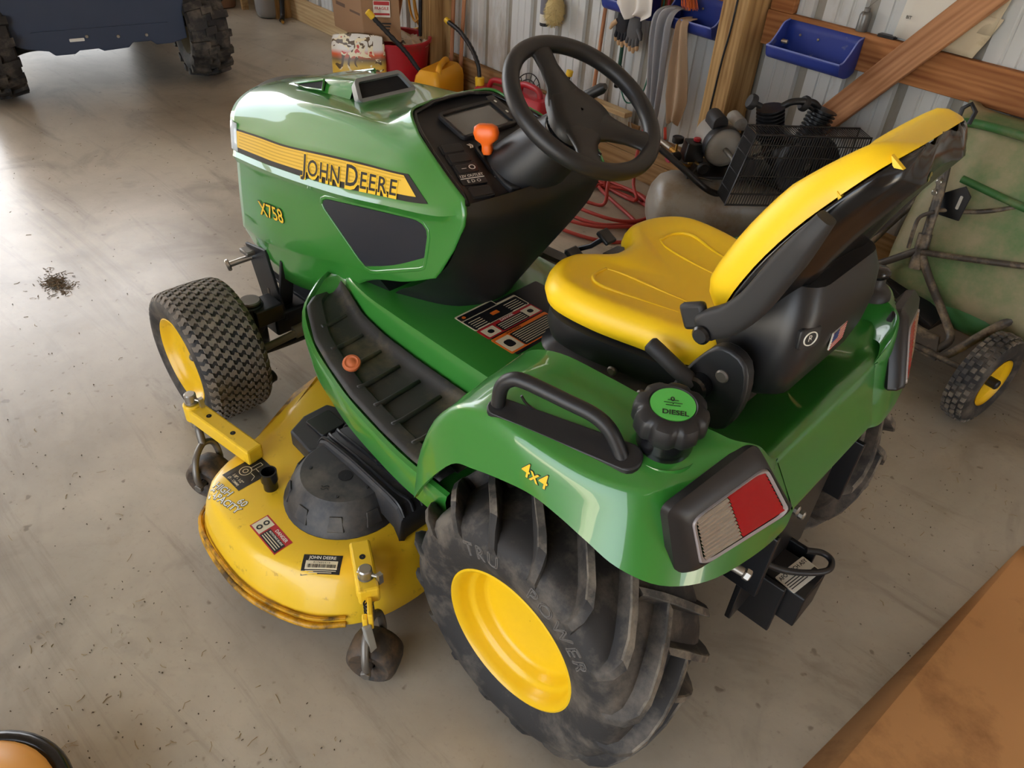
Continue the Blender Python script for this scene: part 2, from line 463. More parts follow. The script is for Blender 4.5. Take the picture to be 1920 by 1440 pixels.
# diagonal brace lying over the girt
def brace():
    a = np.array(W(.38, .07, 1.53)); b = np.array(W(1.115, .07, .60)); d = b-a; L = np.linalg.norm(d); d /= L
    s = np.cross(WN, d)
    P = []
    for h in (-.019, .019):
        for t, w in ((0, -.055), (0, .055), (L, .055), (L, -.055)): P.append(a+d*t+s*w+WN*h)
    return hexa(P)
WD_BRACE = wood('brace_timber', rgb(140, 92, 60), rgb(190, 140, 100), axis=2, scale=6, rot=0.67)
obj('brace', brace(), WD_BRACE, wall_right, smooth=0, bevel=.003, seg=1)

# end wall with the big open door in it, roof with purlins, unseen left and back walls with openings shaped for the daylight
def wwall(name, u0, u1, o0, o1, z0, z1, m_): return obj(name, wbox(u0, u1, o0, o1, z0, z1), m_, smooth=0, kind='structure')
wwall('wall_front', 7.22, 7.28, .0, .95, 0, WTOP, STEELW)
wwall('trim_1', 7.15, 7.29, .95, 1.09, 0, WTOP, WD_POST)
WALLW = mat('board_wall', rgb(168, 142, 108), .8, vary=.1, vscale=2)  # brown picked so the unseen walls bounce warm light
wwall('wall_back', -5.06, -5.0, 1.9, 6.1, 0, WTOP, WALLW)
wwall('wall_back_right', -5.06, -5.0, -.06, .5, 0, WTOP, WALLW)
wwall('trim_3', -5.06, -5.0, .5, 1.9, 2.3, WTOP, WALLW)
wwall('wall_left_unseen', 1.7, 7.25, 6.0, 6.06, 0, WTOP+.1, WALLW)  # unseen side wall, added to hold back sky light and reflections
wwall('wall_left_rear_unseen', -5.0, -2.6, 6.0, 6.06, 0, WTOP+.1, WALLW)
wwall('trim_2', -2.6, 1.7, 6.0, 6.06, 2.9, WTOP+.1, WALLW)
ceiling = wwall('ceiling', -5.1, 7.3, -.1, 6.4, WTOP+.12, WTOP+.16, STEELW)
for k in range(9): obj('purlin', wbox(-5, 7.2, .3+.75*k, .34+.75*k, WTOP, WTOP+.119), WD_GIRT, ceiling, smooth=0)
for k in range(5): obj('truss', wbox(-4.2+2.42*k, -4.16+2.42*k, .05, 6.3, WTOP-.2, WTOP-.002), WD_POST, ceiling, smooth=0)
# ================================================================= garden tractor
T = thing('garden_tractor', 'green and yellow garden tractor with black steering wheel and yellow seat', 'tractor', (0.6, 0, 0))
def both(name, msh, m_, parent=T, **k):
    a = obj(name, msh, m_, parent, **k); b = obj(name, mirror(msh), m_, parent, **k)
    return a, b

# ---- hood: long feature lines from the nose to the rear rim, left half, then mirrored
HOOD_ROWS = [
 [(1.63,0,.952),(1.46,0,.995),(1.25,0,1.022),(1.05,0,1.038),(.93,0,1.055),(.875,0,1.085),(.855,0,1.10)],
 [(1.625,.07,.95),(1.45,.08,.993),(1.25,.08,1.02),(1.05,.08,1.037),(.93,.08,1.053),(.87,.08,1.083),(.85,.08,1.099)],
 [(1.615,.13,.945),(1.44,.14,.986),(1.25,.14,1.015),(1.05,.14,1.035),(.93,.14,1.048),(.865,.14,1.075),(.836,.139,1.094)],
 [(1.595,.19,.928),(1.42,.185,.968),(1.244,.182,1.005),(1.013,.182,1.03),(.90,.180,1.042),(.84,.172,1.055),(.787,.166,1.072)],
 [(1.585,.222,.898),(1.40,.21,.935),(1.25,.206,.965),(1.0,.208,.998),(.86,.208,1.018),(.78,.203,1.035),(.728,.19,1.056)],
 [(1.575,.235,.866),(1.40,.235,.888),(1.262,.235,.903),(1.077,.235,.937),(.912,.235,.965),(.743,.235,.992),(.625,.216,1.02)],
 [(1.56,.247,.798),(1.42,.25,.812),(1.323,.25,.822),(1.069,.25,.858),(.85,.25,.903),(.658,.25,.948),(.545,.236,.998)],
 [(1.55,.257,.787),(1.40,.262,.802),(1.238,.262,.82),(.997,.262,.857),(.80,.262,.898),(.612,.262,.940),(.53,.244,.97)],
 [(1.55,.247,.765),(1.40,.25,.778),(1.238,.25,.797),(.997,.25,.833),(.80,.25,.872),(.63,.252,.912),(.532,.247,.94)],
 [(1.57,.247,.66),(1.42,.25,.672),(1.25,.25,.695),(1.0,.25,.74),(.80,.25,.786),(.65,.252,.83),(.56,.252,.87)],
 [(1.595,.242,.53),(1.45,.252,.54),(1.28,.252,.575),(1.05,.252,.635),(.88,.253,.68),(.72,.254,.735),(.607,.255,.79)],
 [(1.60,.234,.515),(1.45,.244,.52),(1.28,.244,.55),(1.05,.246,.612),(.88,.25,.662),(.72,.254,.722),(.614,.255,.782)],
 [(1.56,.215,.43),(1.47,.225,.41),(1.30,.222,.42),(1.10,.23,.50),(.90,.247,.638),(.74,.253,.708),(.62,.255,.772)],
]
NC = 8
def smooth_row(r): return cr(r, NC)
_hr = [smooth_row(r) for r in HOOD_ROWS]
def hood_grid():
    rows = []
    # rows 0-5 blend smoothly (rounded crown), the rest keep their creases
    k = len(_hr[0])
    top = np.array(_hr[:7])           # (7,k,3)
    cols = [cr(top[:6, j], 5) for j in range(k)]
    A = np.stack(cols, 1)
    rows += [A[i] for i in range(A.shape[0])]
    for i in range(6, len(_hr)):
        a, b = (rows[-1] if i == 6 else _hr[i-1]), _hr[i]
        for t in (0.5, 1.0): rows.append(a*(1-t)+b*t)
    return np.array(rows)
_hg = hood_grid()
def hood_half(): return grid(_hg)
L_h = hood_half()
hood = obj('hood', join(L_h, mirror(L_h)), GREEN, T, smooth=28, solid=.006); weld(hood)
def hood_pt(s, t, lift=0.0012):
    """point on the decal band: s 0..1 nose to rear, t 0 bottom .. 1 top"""
    top, bot = _hr[5], _hr[6]; k = len(top)-1
    x = np.clip(s, 0, 1)*k; i = min(int(x), k-1); f = x-i
    a = top[i]*(1-f)+top[i+1]*f; b = bot[i]*(1-f)+bot[i+1]*f
    p = b*(1-t)+a*t
    return p+np.array([0, 1.0, .19])*lift
def hood_x(x, t):
    """s for a given x along the band"""
    lo, hi = 0.0, 1.0
    for _ in range(30):
        md = (lo+hi)/2
        if hood_pt(md, t)[0] > x: lo = md
        else: hi = md
    return lo
# decal: black backing, yellow stripes field, lettering
def band(x0, x1, t0, t1, lift, n=36, slant=0.0):
    P = []
    for i in range(n+1):
        row = []
        for t in (t0, (t0+t1)/2, t1):
            x = x0+(x1+slant*(1-(t-t0)/(t1-t0+1e-9))-x0)*i/n
            row.append(hood_pt(hood_x(x, t), t, lift))
        P.append(row)
    return flip(grid(P))
def side_pair(name, msh, m_, parent, **k):
    obj(name, msh, m_, parent, smooth=0, **k)
DECALY = mat('yellow_decal', rgb(226, 184, 62), 0.35, coat=0.3)
DECALY2 = mat('yellow_decal_stripe', rgb(200, 158, 44), 0.35, coat=0.3)
for mir in (False, True):
    f_ = mirror if mir else (lambda q: q)
    side_pair('hood_decal', f_(band(1.54, .735, .02, .97, .0014, slant=-.085)), BPRINT, hood)
    side_pair('hood_decal', f_(band(1.537, .748, .22, .90, .0022, slant=-.055)), DECALY, hood)
    for q in range(5): side_pair('decal_stripe', f_(band(1.52, .79-.012*q, .30+.125*q, .35+.125*q, .0026, n=24)), DECALY2, hood)
    def name_fn(u, v, lift):
        # lettering runs from the nose to the rear on the left side
        x = (0.965-u) if not mir else (0.965+u)
        t = 0.44+v/0.080
        return hood_pt(hood_x(x, min(max(t, -.3), 1.2)), t, lift)
    pos = -.215
    for s_ in 'JOHN DEERE':
        if s_ == ' ': pos += .016; continue
        big = s_ in 'JD'; size = .078 if big else .062
        us = [p[0] for p in text2d(s_, size, .012)[0]]; wdt = (max(us)-min(us))*1.06; mid = (max(us)+min(us))/2
        off = pos+wdt/2-mid
        for lift, b_, m_, dv in ((.0031, .055, YPRINT, -.006), (.0033, .05, YPRINT, 0), (.0038, .012, BPRINT, 0)):
            tm = text3d(s_, size, lambda u, v: name_fn((u+off-mid)*1.0+mid, v+dv-(0 if big else .005), lift), bold=b_)
            side_pair('lettering', f_(flip(tm)) if mir else tm, m_, hood)
        pos += wdt+.009
# model number on the lower side
def side_plane(x, z, y=.2525): return plane_fn((x, y, z), (-1, 0, .14), (0, 0, 1))
for b_, m_, h in ((.03, BPRINT, .0008), (.0, YPRINT, .0014)):
    fn = side_plane(1.375, .662)
    obj('model_number', text3d('X758', .062, lambda u, v: fn(u, v, h), bold=b_+.01), m_, hood, smooth=0)

# dark side screen with its green surround
WIN = [(1.085,.808),(1.06,.818),(.69,.897),(.665,.895),(.652,.872),(.668,.79),(.69,.772),(.88,.682),(.915,.68),(.95,.70),(1.085,.79)]
WIN = [(1.082,.806),(1.065,.816),(1.04,.822),(.71,.893),(.69,.896),(.668,.894),(.655,.885),(.653,.87),(.666,.80),(.670,.785),(.685,.775),(.86,.690),(.885,.680),(.91,.680),(.935,.692),(1.078,.785),(1.086,.796)]
fnw = lambda u, v, h: (u, .2485+h, v)
def ccw(p): 
    a = sum(p[i][0]*p[(i+1) % len(p)][1]-p[(i+1) % len(p)][0]*p[i][1] for i in range(len(p)))
    return p if a > 0 else p[::-1]
SCREEN = mat('dark_mesh_screen', rgb(30, 34, 44), 0.38, vary=0.1, vscale=30, bump=0.1, bscale=900)
WINc = ccw(WIN)
scr = prism(WINc, fnw, .0, .004); both('side_screen', scr, SCREEN, hood, smooth=30)
srd = ring2d(shrink(WINc, -.012), shrink(WINc, -.001), fnw, -.002, .006); both('screen_surround', srd, GREEN, hood, smooth=50, bevel=.0025)

# nose: grille and headlamps closing the front
def nose():
    fr = _hg[:, 0]; L = []
    idx = list(range(0, len(fr)))
    rows = []
    for i in idx:
        p = fr[i]
        row = []
        for t in np.linspace(1, -1, 13):
            y = p[1]*t; bulge = .05*(1-t*t)*(1 if p[1] > .1 else p[1]/.1)
            row.append((p[0]+bulge-.004, y, p[2]))
        rows.append(row)
    return grid(rows)
GRILLE = mat('dark_grey_grille', rgb(58, 60, 62), 0.35)
obj('grille', flip(nose()), GRILLE, T, smooth=40)
LAMP = mat('lamp_lens', rgb(205, 214, 220), 0.12, coat=0.8)
def lampm():
    P = []
    for z, y in ((.885,.232),(.86,.238),(.83,.243),(.805,.247)):
        x = 1.582-(.885-z)*.1
        P.append([(x-.045, y+.0035, z), (x-.012, y+.003, z), (x+.008, y-.018, z), (x+.028, y-.07, z)])
    return flip(grid(P))
both('headlamp', lampm(), LAMP, T, smooth=40, solid=.006)

# hump with the rear-facing intake on top of the hood
def hump():
    rows = []
    for x, w, h, fl in ((1.53,.055,.0,.02),(1.47,.085,.008,.03),(1.38,.098,.020,.03),(1.28,.098,.030,.028),(1.20,.095,.034,.024),(1.150,.093,.036,.022)):
        zb = np.interp(x, [.93,1.05,1.25,1.45,1.6], [1.053,1.036,1.02,.993,.953])
        row = []
        for y, k in ((w+.006,-.006),(w,0.0),(w-fl*.5,.62),(w-fl,1.0),(w*.4,1.06),(0,1.08)):
            row.append((x-(0 if k < .5 else 0), y, zb+h*k if k >= 0 else zb+k))
        rows.append(row+[(a, -b, c) for a, b, c in row[-2::-1]])
    return grid(rows)
hp = obj('hood_hump', hump(), GREEN, hood, smooth=45)
fix_normals(hp)
IO = [(1.100,.093,1.030),(1.150,.068,1.076),(1.150,-.068,1.076),(1.100,-.093,1.030)]
GREYF = mat('grey_intake_frame', rgb(120, 122, 124), 0.4)
fi = plane_fn((1.125, 0, 1.053), (0, -1, 0), (.05, 0, .046))
outer = rrect(.200, .068, .014, 3)
outer = [(u*(1-.22*(v+.034)/.068), v) for u, v in outer]
obj('intake_frame', ring2d(outer, shrink(outer, .011), fi, -.02, .004), GREYF, hp, smooth=40)
obj('intake_opening', prism(shrink(outer, .010), fi, -.012, -.006), mat('intake_shade', rgb(8, 9, 14), .8), hp, smooth=0)  # near-black plate paints the shade inside the intake
# triangular side vents in the flanks of the hump
for sg in (1, -1):
    pts = [(1.41, .094, 1.004), (1.275, .083, 1.045), (1.265, .098, 1.022), (1.34, .099, 1.009)]
    pts = [np.array([x, y*sg, z]) for x, y, z in pts]
    nn = np.array([-.1, .75*sg, .7]); nn /= np.linalg.norm(nn)
    V = [p+nn*.004 for p in pts]+[p-nn*.012 for p in pts]
    vm = ([tuple(v) for v in V], [(0,1,2,3),(7,6,5,4),(0,4,5,1),(1,5,6,2),(2,6,7,3),(3,7,4,0)])
    o = obj('side_vent', vm, mat('intake_shade', rgb(8, 9, 14), .8), hp, smooth=0); fix_normals(o)  # dark plate stands in for the shaded vent opening
    loop = [p+nn*.005 for p in pts]
    o = obj('vent_edge', tube(np.array(loop), .0035, 6, closed=True), GREEN, hp, smooth=60)

# ---- dashboard and pedestal
RIM = [(.836,.128,1.083),(.80,.15,1.07),(.728,.180,1.050),(.625,.206,1.013),(.566,.222,1.000),(.536,.233,.985)]
def dash():
    R_ = cr(RIM, 5); rows = []
    R_ = np.vstack([[(.846, .10, 1.088)], R_])
    for p in R_:
        row = []
        for t in np.linspace(1, -1, 17):
            dip = -.006*(1-t**6)
            row.append((p[0]+.012*(1-t*t)*(1 if p[0] > .8 else 0), p[1]*t, p[2]+dip))
        rows.append(row)
    return grid(rows)
dashp = obj('dashboard', dash(), BLKM, T, smooth=50); fix_normals(dashp)
def seal():
    R_ = cr(RIM, 5); pts = [tuple(p) for p in R_]
    allp = pts[::-1]+[(.847, .06, 1.093), (.85, 0, 1.094), (.847, -.06, 1.093)]+[(x, -y, z) for x, y, z in pts]
    return tube(np.array(allp), .006, 8)
obj('rim_seal', seal(), BLKG, dashp, smooth=60)
def pedestal():
    rows = [
     [(.540,.236,.985),(.520,.16,.990),(.505,.08,.995),(.500,0,.998)],
     [(.536,.243,.950),(.512,.17,.945),(.495,.09,.945),(.490,0,.945)],
     [(.550,.248,.890),(.528,.17,.880),(.512,.09,.878),(.507,0,.876)],
     [(.600,.248,.800),(.572,.165,.790),(.552,.085,.785),(.545,0,.78)],
     [(.72,.232,.700),(.655,.165,.690),(.615,.085,.685),(.600,0,.68)],
     [(.82,.205,.630),(.705,.145,.625),(.655,.075,.62),(.640,0,.615)],
     [(.87,.195,.585),(.725,.130,.585),(.672,.07,.585),(.655,0,.585)],
    ]
    rows = [list(map(tuple, r))+[(x, -y, z) for x, y, z in r[-2::-1]] for r in rows]
    A = np.array(rows, float)
    B = np.stack([cr(A[:, j], 5) for j in range(A.shape[1])], 1)
    C = np.array([cr(B[i], 5) for i in range(B.shape[0])])
    return grid(C)
ped = obj('pedestal', pedestal(), BLK, T, smooth=60); fix_normals(ped)
fill = ([(.87,.195,.585),(.87,-.195,.585),(1.05,-.2,.60),(1.05,.2,.60),(.88,.24,.66),(.88,-.24,.66),(1.05,-.23,.58),(1.05,.23,.58)], [(0,1,5,4),(1,2,6,5),(2,3,7,6),(3,0,4,7),(0,3,2,1),(4,5,6,7)])
obj('engine_bay_panel', fill, BLKS, T, smooth=0)
PN = np.array([-.327, 0, 1]); PN = PN/np.linalg.norm(PN)
EX = np.array([1, 0, .327]); EX = EX/np.linalg.norm(EX)
def dpl(x, y): return plane_fn((x, y, .986+.327*(x-.534)-.004), (0, -1, 0), EX)    # u to the right, v to the front
# instrument hood and display
f_ = dpl(.762, -.012)
disp = rrect(.19, .105, .012, 3)
obj('display_bezel', ring2d(disp, shrink(disp, .010), f_, -.001, .010), BLKM, dashp, smooth=40, bevel=.002)
obj('display_screen', prism(shrink(disp, .009), f_, .0, .004), mat('display_glass', rgb(74, 72, 68), 0.2), dashp, smooth=0)
f2 = dpl(.775, -.105)
obj('display_buttons', prism(rrect(.028, .10, .006, 3), f2, .003, .010), BLKS, dashp, smooth=30, bevel=.001)
for v in (-.02, .025): obj('button_mark', prism(rrect(.006, .009, .002, 2), lambda a, b, h: f2(a, b+v, h), .0101, .0106), WHITE, dashp, smooth=0)
# switches down the left side
for i, (x, y) in enumerate(((.695,.135),(.662,.143),(.627,.152),(.556,.176))):
    f3 = plane_fn((x, y, .986+.327*(x-.534)-.002), (-.35, -1, 0), EX)
    sw = obj('rocker_switch', prism(rrect(.052, .028, .004, 2), f3, -.001, .007), BLKS, dashp, smooth=30, bevel=.0015)
    obj('switch_bezel', ring2d(rrect(.060, .036, .005, 2), rrect(.053, .029, .004, 2), f3, -.001, .005), BLKM, sw, smooth=30)
    if i == 2: obj('switch_mark', text3d('– O', .022, lambda u, v: f3(u+.004, v, .0078), bold=.01), WHITE, sw, smooth=0)
f4 = plane_fn((.596, .163, .986+.327*(.596-.534)-.002), (-.35, -1, 0), EX)
obj('outlet_plate', prism(rrect(.062, .036, .003, 2), f4, -.001, .0052), BPRINT, dashp, smooth=0)
obj('outlet_lettering', text3d('12V OUTLET', .0105, lambda u, v: f4(u, v+.009, .0062), bold=.02), WHITE, dashp, smooth=0)
obj('outlet_rule', prism([(-.029,.0005),(.029,.0005),(.029,.0025),(-.029,.0025)], f4, .0045, .0062), WHITE, dashp, smooth=0)
obj('outlet_icons', text3d('E D O', .013, lambda u, v: f4(u, v-.009, .0062), bold=.015), WHITE, dashp, smooth=0)
# throttle: slot, hare and tortoise marks, orange knob on an arm
f5 = dpl(.638, .072)
obj('throttle_slot', ring2d(rrect(.034, .105, .016, 4), rrect(.020, .09, .009, 4), lambda a, b, h: f5(a+b*.25, b, h), -.001, .006), BLKS, dashp, smooth=40)
obj('hare_mark', text3d('»', .03, lambda u, v: dpl(.695, .078)(u, v, .0015), bold=.02), WHITE, dashp, smooth=0)
obj('tortoise_mark', prism([(.009*math.cos(a)*(1+.3*math.cos(4*a)), .006*math.sin(a)) for a in np.linspace(0, 2*PI, 14)[:-1]], dpl(.585, .092), .001, .0018), WHITE, dashp, smooth=0)
def knob():
    # paddle-shaped knob: loft of rounded sections along its length
    f6 = plane_fn((.650, .078, 1.030), (-.75, -.35, .1), (.15, .05, 1.0))
    prof = [(.0,.010,.012),(.008,.013,.013),(.018,.012,.012),(.024,.014,.012),(.034,.027,.016),(.048,.031,.017),(.062,.028,.014),(.068,.018,.008)]
    rows = []
    for h, a, b in prof:
        rows.append([f6(.012+a*math.copysign(abs(math.cos(t))**.7, math.cos(t)), h, b*math.copysign(abs(math.sin(t))**.7, math.sin(t))) for t in np.linspace(0, 2*PI, 20)[:-1]])
    g = grid(rows, closed_v=True); k = 19
    return g[0], g[1]+[tuple(range(k)), tuple((len(prof)-1)*k+j for j in range(k-1, -1, -1))]
kn = obj('throttle_knob', knob(), ORANGE, dashp, smooth=60, label='bright orange throttle knob'); fix_normals(kn)
f7 = dpl(.570, .074)
obj('key_housing', prism(cr([(-.03,-.04),(.03,-.04),(.034,.0),(.008,.05),(-.02,.04)], 3, True), f7, -.004, .012), BLKM, dashp, smooth=40, bevel=.004)
obj('yellow_button', rcyl(f7(.0, .004, .010), f7(0, .004, .022), .0075, .003, 12), YPRINT, dashp, smooth=50)

# ---- steering column and wheel
SC = np.array([.427, 0, 1.183]); ST = .5577
SF = np.array([math.cos(ST), 0, math.sin(ST)]); SN = np.array([-math.sin(ST), 0, math.cos(ST)]); SL = np.array([0, 1.0, 0])
def sw(f, l, h=0): return tuple(SC+SF*f+SL*l+SN*h)
base = np.array([.60, 0, .985])
def column():
    rows = []
    for t, rx, ry in ((0,.115,.105),(.25,.10,.092),(.5,.078,.075),(.7,.058,.060),(.85,.046,.048),(1,.042,.044)):
        c = base*(1-t)+(SC-SN*.03)*t
        rows.append([tuple(c+rx*math.cos(a)*np.array([math.cos(ST*t),0,math.sin(ST*t)])+ry*math.sin(a)*SL) for a in np.linspace(0, 2*PI, 29)[:-1]])
    return grid(rows, closed_v=True)
col = obj('steering_column', column(), BLK, T, smooth=60); fix_normals(col)
obj('column_collar', lathe([(.05,0),(.055,.006),(.055,.03),(.046,.036)], SC-SN*.10, SN, 28), BLKG, col, smooth=40)
ring = [sw(.1735*math.cos(a), .1735*math.sin(a)) for a in np.linspace(0, 2*PI, 73)[:-1]]
wheel = obj('steering_wheel', tube(np.array(ring), .0185, 14, closed=True), BLK, T, smooth=180)
# finger grips under the rim's front
def spoke(ang):
    d = (math.cos(ang), math.sin(ang)); e = (-math.sin(ang), math.cos(ang))
    rows = []
    for r, w, h, th in ((.0,.066,-.030,.016),(.045,.058,-.026,.016),(.08,.037,-.018,.014),(.12,.027,-.010,.012),(.150,.029,-.003,.012),(.168,.044,0,.011)):
        rows.append([sw(d[0]*r+e[0]*w*math.cos(t), d[1]*r+e[1]*w*math.cos(t), h+th*math.sin(t)) for t in np.linspace(0, 2*PI, 17)[:-1]])
    return grid(rows, closed_v=True)
for a in (0.0, math.radians(143), math.radians(-143)):
    s_ = obj('spoke', spoke(a), BLK, wheel, smooth=180); fix_normals(s_)
hubp = [(.078*math.cos(a)*(1+.10*math.cos(3*a)), .078*math.sin(a)*(1+.10*math.cos(3*a))) for a in np.linspace(0, 2*PI, 40)[:-1]]
def hubdome():
    rows = []
    for k, h in ((1.0,-.040),(1.0,-.020),(.9,-.013),(.6,-.009),(.05,-.008)):
        rows.append([sw(u*k, v*k, h) for u, v in hubp])
    return grid(rows, closed_v=True)
hb = obj('wheel_hub', hubdome(), BLK, wheel, smooth=60); fix_normals(hb)
# two grey-black control levers right of the column
for (a, b) in (((.63,-.20,1.095),(.535,-.215,1.160)), ((.625,-.19,1.070),(.535,-.215,1.098))):
    a = np.array(a); b = np.array(b); d = b-a
    obj('control_lever', tube(np.array([a-d*.9, a-d*.4, a, a+d*.15, a+d*.5, a+d*.9, b]), [.005,.005,.006,.010,.013,.0135,.008], 12), BLK, T, smooth=60)

# ---- floor platform, tunnel and footrests
def platform():
    # left side: tunnel top edge, wall, tray inner, tray outer, rim, skirt
    rows = []
    for x, dz, ti, yi, yo in ((1.10,.07,.20,.225,.24),(1.06,.075,.22,.24,.30),(1.0,.05,.25,.255,.385),(.90,.012,.268,.27,.432),(.80,-.002,.272,.275,.458),(.67,-.006,.274,.278,.488),(.515,-.006,.276,.28,.510),(.40,-.006,.276,.28,.520),(.26,-.006,.276,.28,.52)):
        z0 = .5+dz
        tz = np.interp(x, [.26,.95,1.05,1.10], [.60,.60,.605,.60])
        rows.append([(x,0,tz),(x,ti-.03,tz),(x,ti-.006,tz-.004),(x,ti,tz-.014),(x,yi,z0+.006),(x,yi+.008,z0),(x,yo,z0),(x,yo+.012,z0+.010),(x,yo+.022,z0+.006),(x,yo+.026,z0-.01),(x,yo+.018,z0-.085),(x,yo-.05,z0-.09)])
    A = np.array(rows, float)
    B = np.stack([cr(A[:, j], 4) for j in range(A.shape[1])], 1)
    return grid(B)
pm = platform()
plat = obj('floor_platform', join(pm, mirror(pm)), GREEN, T, smooth=40); fix_normals(plat)
# rubber mats with their raised cross bars
MAT_R = mat('rubber_mat', rgb(44, 43, 42), 0.55, vary=0.2, vscale=8, dirt=rgb(92, 82, 62), dirt_amt=0.35, dirt_scale=7, bump=0.1, bscale=300)
XS = [1.02,.99,.95,.90,.80,.67,.515,.40,.30]
def mat_y(x): return (np.interp(-x, [-v for v in (1.02,1.0,.90,.80,.67,.515,.40,.26)], [.262,.262,.28,.285,.288,.29,.29,.29]), np.interp(-x, [-v for v in (1.02,1.0,.90,.80,.67,.515,.40,.26)], [.35,.383,.430,.456,.486,.508,.518,.518]))
def mat_z(x): return .5+np.interp(-x, [-1.06,-1.0,-.90,-.80,-.67,-.26], [.075,.05,.012,-.002,-.006,-.006])+.003
def mat_mesh():
    xs = np.linspace(1.02, .30, 40); rows = []
    for x in xs:
        a, b = mat_y(x); z = mat_z(x)
        rows.append([(x, a, z+.028), (x, a+.012, z+.012), (x, a+.026, z+.002)]+[(x, a+.026+(b-a-.072)*t, z+.001) for t in (.25,.5,.75,1)]+[(x, b-.038, z+.011), (x, b-.004, z+.014), (x, b+.010, z+.011)])
    return grid(rows)
for mir in (False, True):
    mm = mat_mesh(); mm = mirror(mm) if mir else mm
    fm = obj('footrest_mat', mm, MAT_R, T, smooth=40, solid=.003); fix_normals(fm)
    for k in range(7):
        xb = .93-.083*k
        a, b = mat_y(xb); a2, b2 = mat_y(xb-.035)
        z = mat_z(xb)
        P0 = np.array([xb, b-.018, z+.009]); P1 = np.array([xb+.01, a+.032, z+.003])
        tb = tube(np.array([P0, P0*.97+P1*.03, P0*.80+P1*.20-np.array([0,0,.004]), P0*.02+P1*.98, P1]), [.002,.0075,.0075,.006,.001], 8)
        obj('mat_rib', mirror(tb) if mir else tb, MAT_R, fm, smooth=60)
# brake lock knob with yellow triangles on the left mat
kx = np.array([.752, .425, .515])
kb = obj('brake_lock_knob', lathe([(.008,-.02),(.008,.014),(.022,.016),(.024,.021),(.0225,.027),(.017,.029),(.015,.0275),(.011,.0275),(.009,.0295),(.001,.030)], kx, (-.35,.35,1), 26), mat('terracotta_plastic', rgb(196, 104, 60), .45), T, smooth=50, label='round terracotta knob')
ftri = plane_fn((.735, .45, .5085), (-.75, .5, 0), (.5, .75, 0))
for c, sgn in (((.735,.452,.506),1), ((.775,.43,.507),-1)):
    ft = plane_fn(c, (-.8, .55, 0), (.55, .8, 0))
    obj('yellow_triangle', prism([(-.016,-.010),(.016,-.010),(0,.018)], ft, 0, .0015), YPRINT, T, smooth=0)
obj('deck_height_dial', lathe([(.036,0),(.037,.004),(.035,.008),(.015,.010)], (.455,-.055,.602), (0,0,1), 32, False, True), YPRINT, T, smooth=40)

# ---- instruction labels on the tunnel
LB = plane_fn((.565, .025, .6012), (0, -1, 0), (1, 0, 0))
def lab(name, u, v, w, h, m_, lift=0.0004, r=.004, par=None): return obj(name, prism(rrect(w, h, r, 2, u, v), LB, -.0002, lift), m_, par or T, smooth=0)
sheet = lab('instruction_label', .02, -.03, .30, .215, BPRINT)
lab('label_border', -.07, .075, .135, .028, CREAM, .0007, par=sheet); lab('label_panel', -.07, .0735, .129, .020, BPRINT, .0010, par=sheet)
lab('label_mark', -.118, .072, .012, .012, OPRINT, .0014, .006, par=sheet)
lab('label_border', -.035, .036, .205, .060, CREAM, .0007, par=sheet); lab('label_panel', -.035, .033, .199, .050, BPRINT, .0010, par=sheet)
for q in range(5):
    lab('label_line', -.105, .045-.009*q, .042, .0022, CREAM, .0013, .0005, par=sheet); lab('label_line', .03, .045-.009*q, .05, .0022, CREAM, .0013, .0005, par=sheet)
lab('label_mark', -.038, .036, .026, .014, OPRINT, .0013, .002, par=sheet)
lab('label_panel', -.035, -.020, .205, .048, RPRINT, .0008, par=sheet)
lab('label_panel', -.03, -.024, .10, .034, BPRINT, .0011, par=sheet)
for q in range(4): lab('label_line', -.03, -.013-.0075*q, .088, .0022, CREAM, .0014, .0005, par=sheet)
for u in (-.108, .041): lab('label_panel', u, -.021, .044, .036, CREAM, .0011, .002, par=sheet)
for u in (-.108, .041): lab('label_figure', u, -.021, .018, .016, BPRINT, .0014, .006, par=sheet)
obj('label_lettering', text3d('DANGER', .012, lambda u, v: LB(u-.03, v-.0015, .0014), bold=.02), WHITE, sheet, smooth=0)
lab('label_panel', -.035, -.088, .205, .078, OPRINT, .0008, par=sheet)
lab('label_panel', -.01, -.092, .145, .062, BPRINT, .0011, par=sheet)
for q in range(7): lab('label_line', -.01, -.068-.0078*q, .132, .0022, CREAM, .0014, .0005, par=sheet)
lab('label_panel', -.109, -.090, .046, .060, CREAM, .0011, .002, par=sheet); lab('label_figure', -.109, -.090, .026, .03, BPRINT, .0014, .008, par=sheet)
obj('label_lettering', text3d('WARNING', .011, lambda u, v: LB(u-.06, v-.055, .0014), bold=.02), BPRINT, sheet, smooth=0)
# pedals on the far side
for c, s in (((.62,-.30,.63),(.075,.05,.016)), ((.57,-.36,.70),(.05,.045,.014)), ((.66,-.24,.86),(.05,.06,.014))):
    pd = obj('pedal', box(c, s, roty(-.5)), BLK, T, smooth=30, bevel=.005)
    obj('pedal_arm', tube([c, (c[0]+.05, c[1], c[2]-.05), (c[0]+.12, c[1]+.03, c[2]-.09)], .008, 8), BLKS, pd, smooth=50)
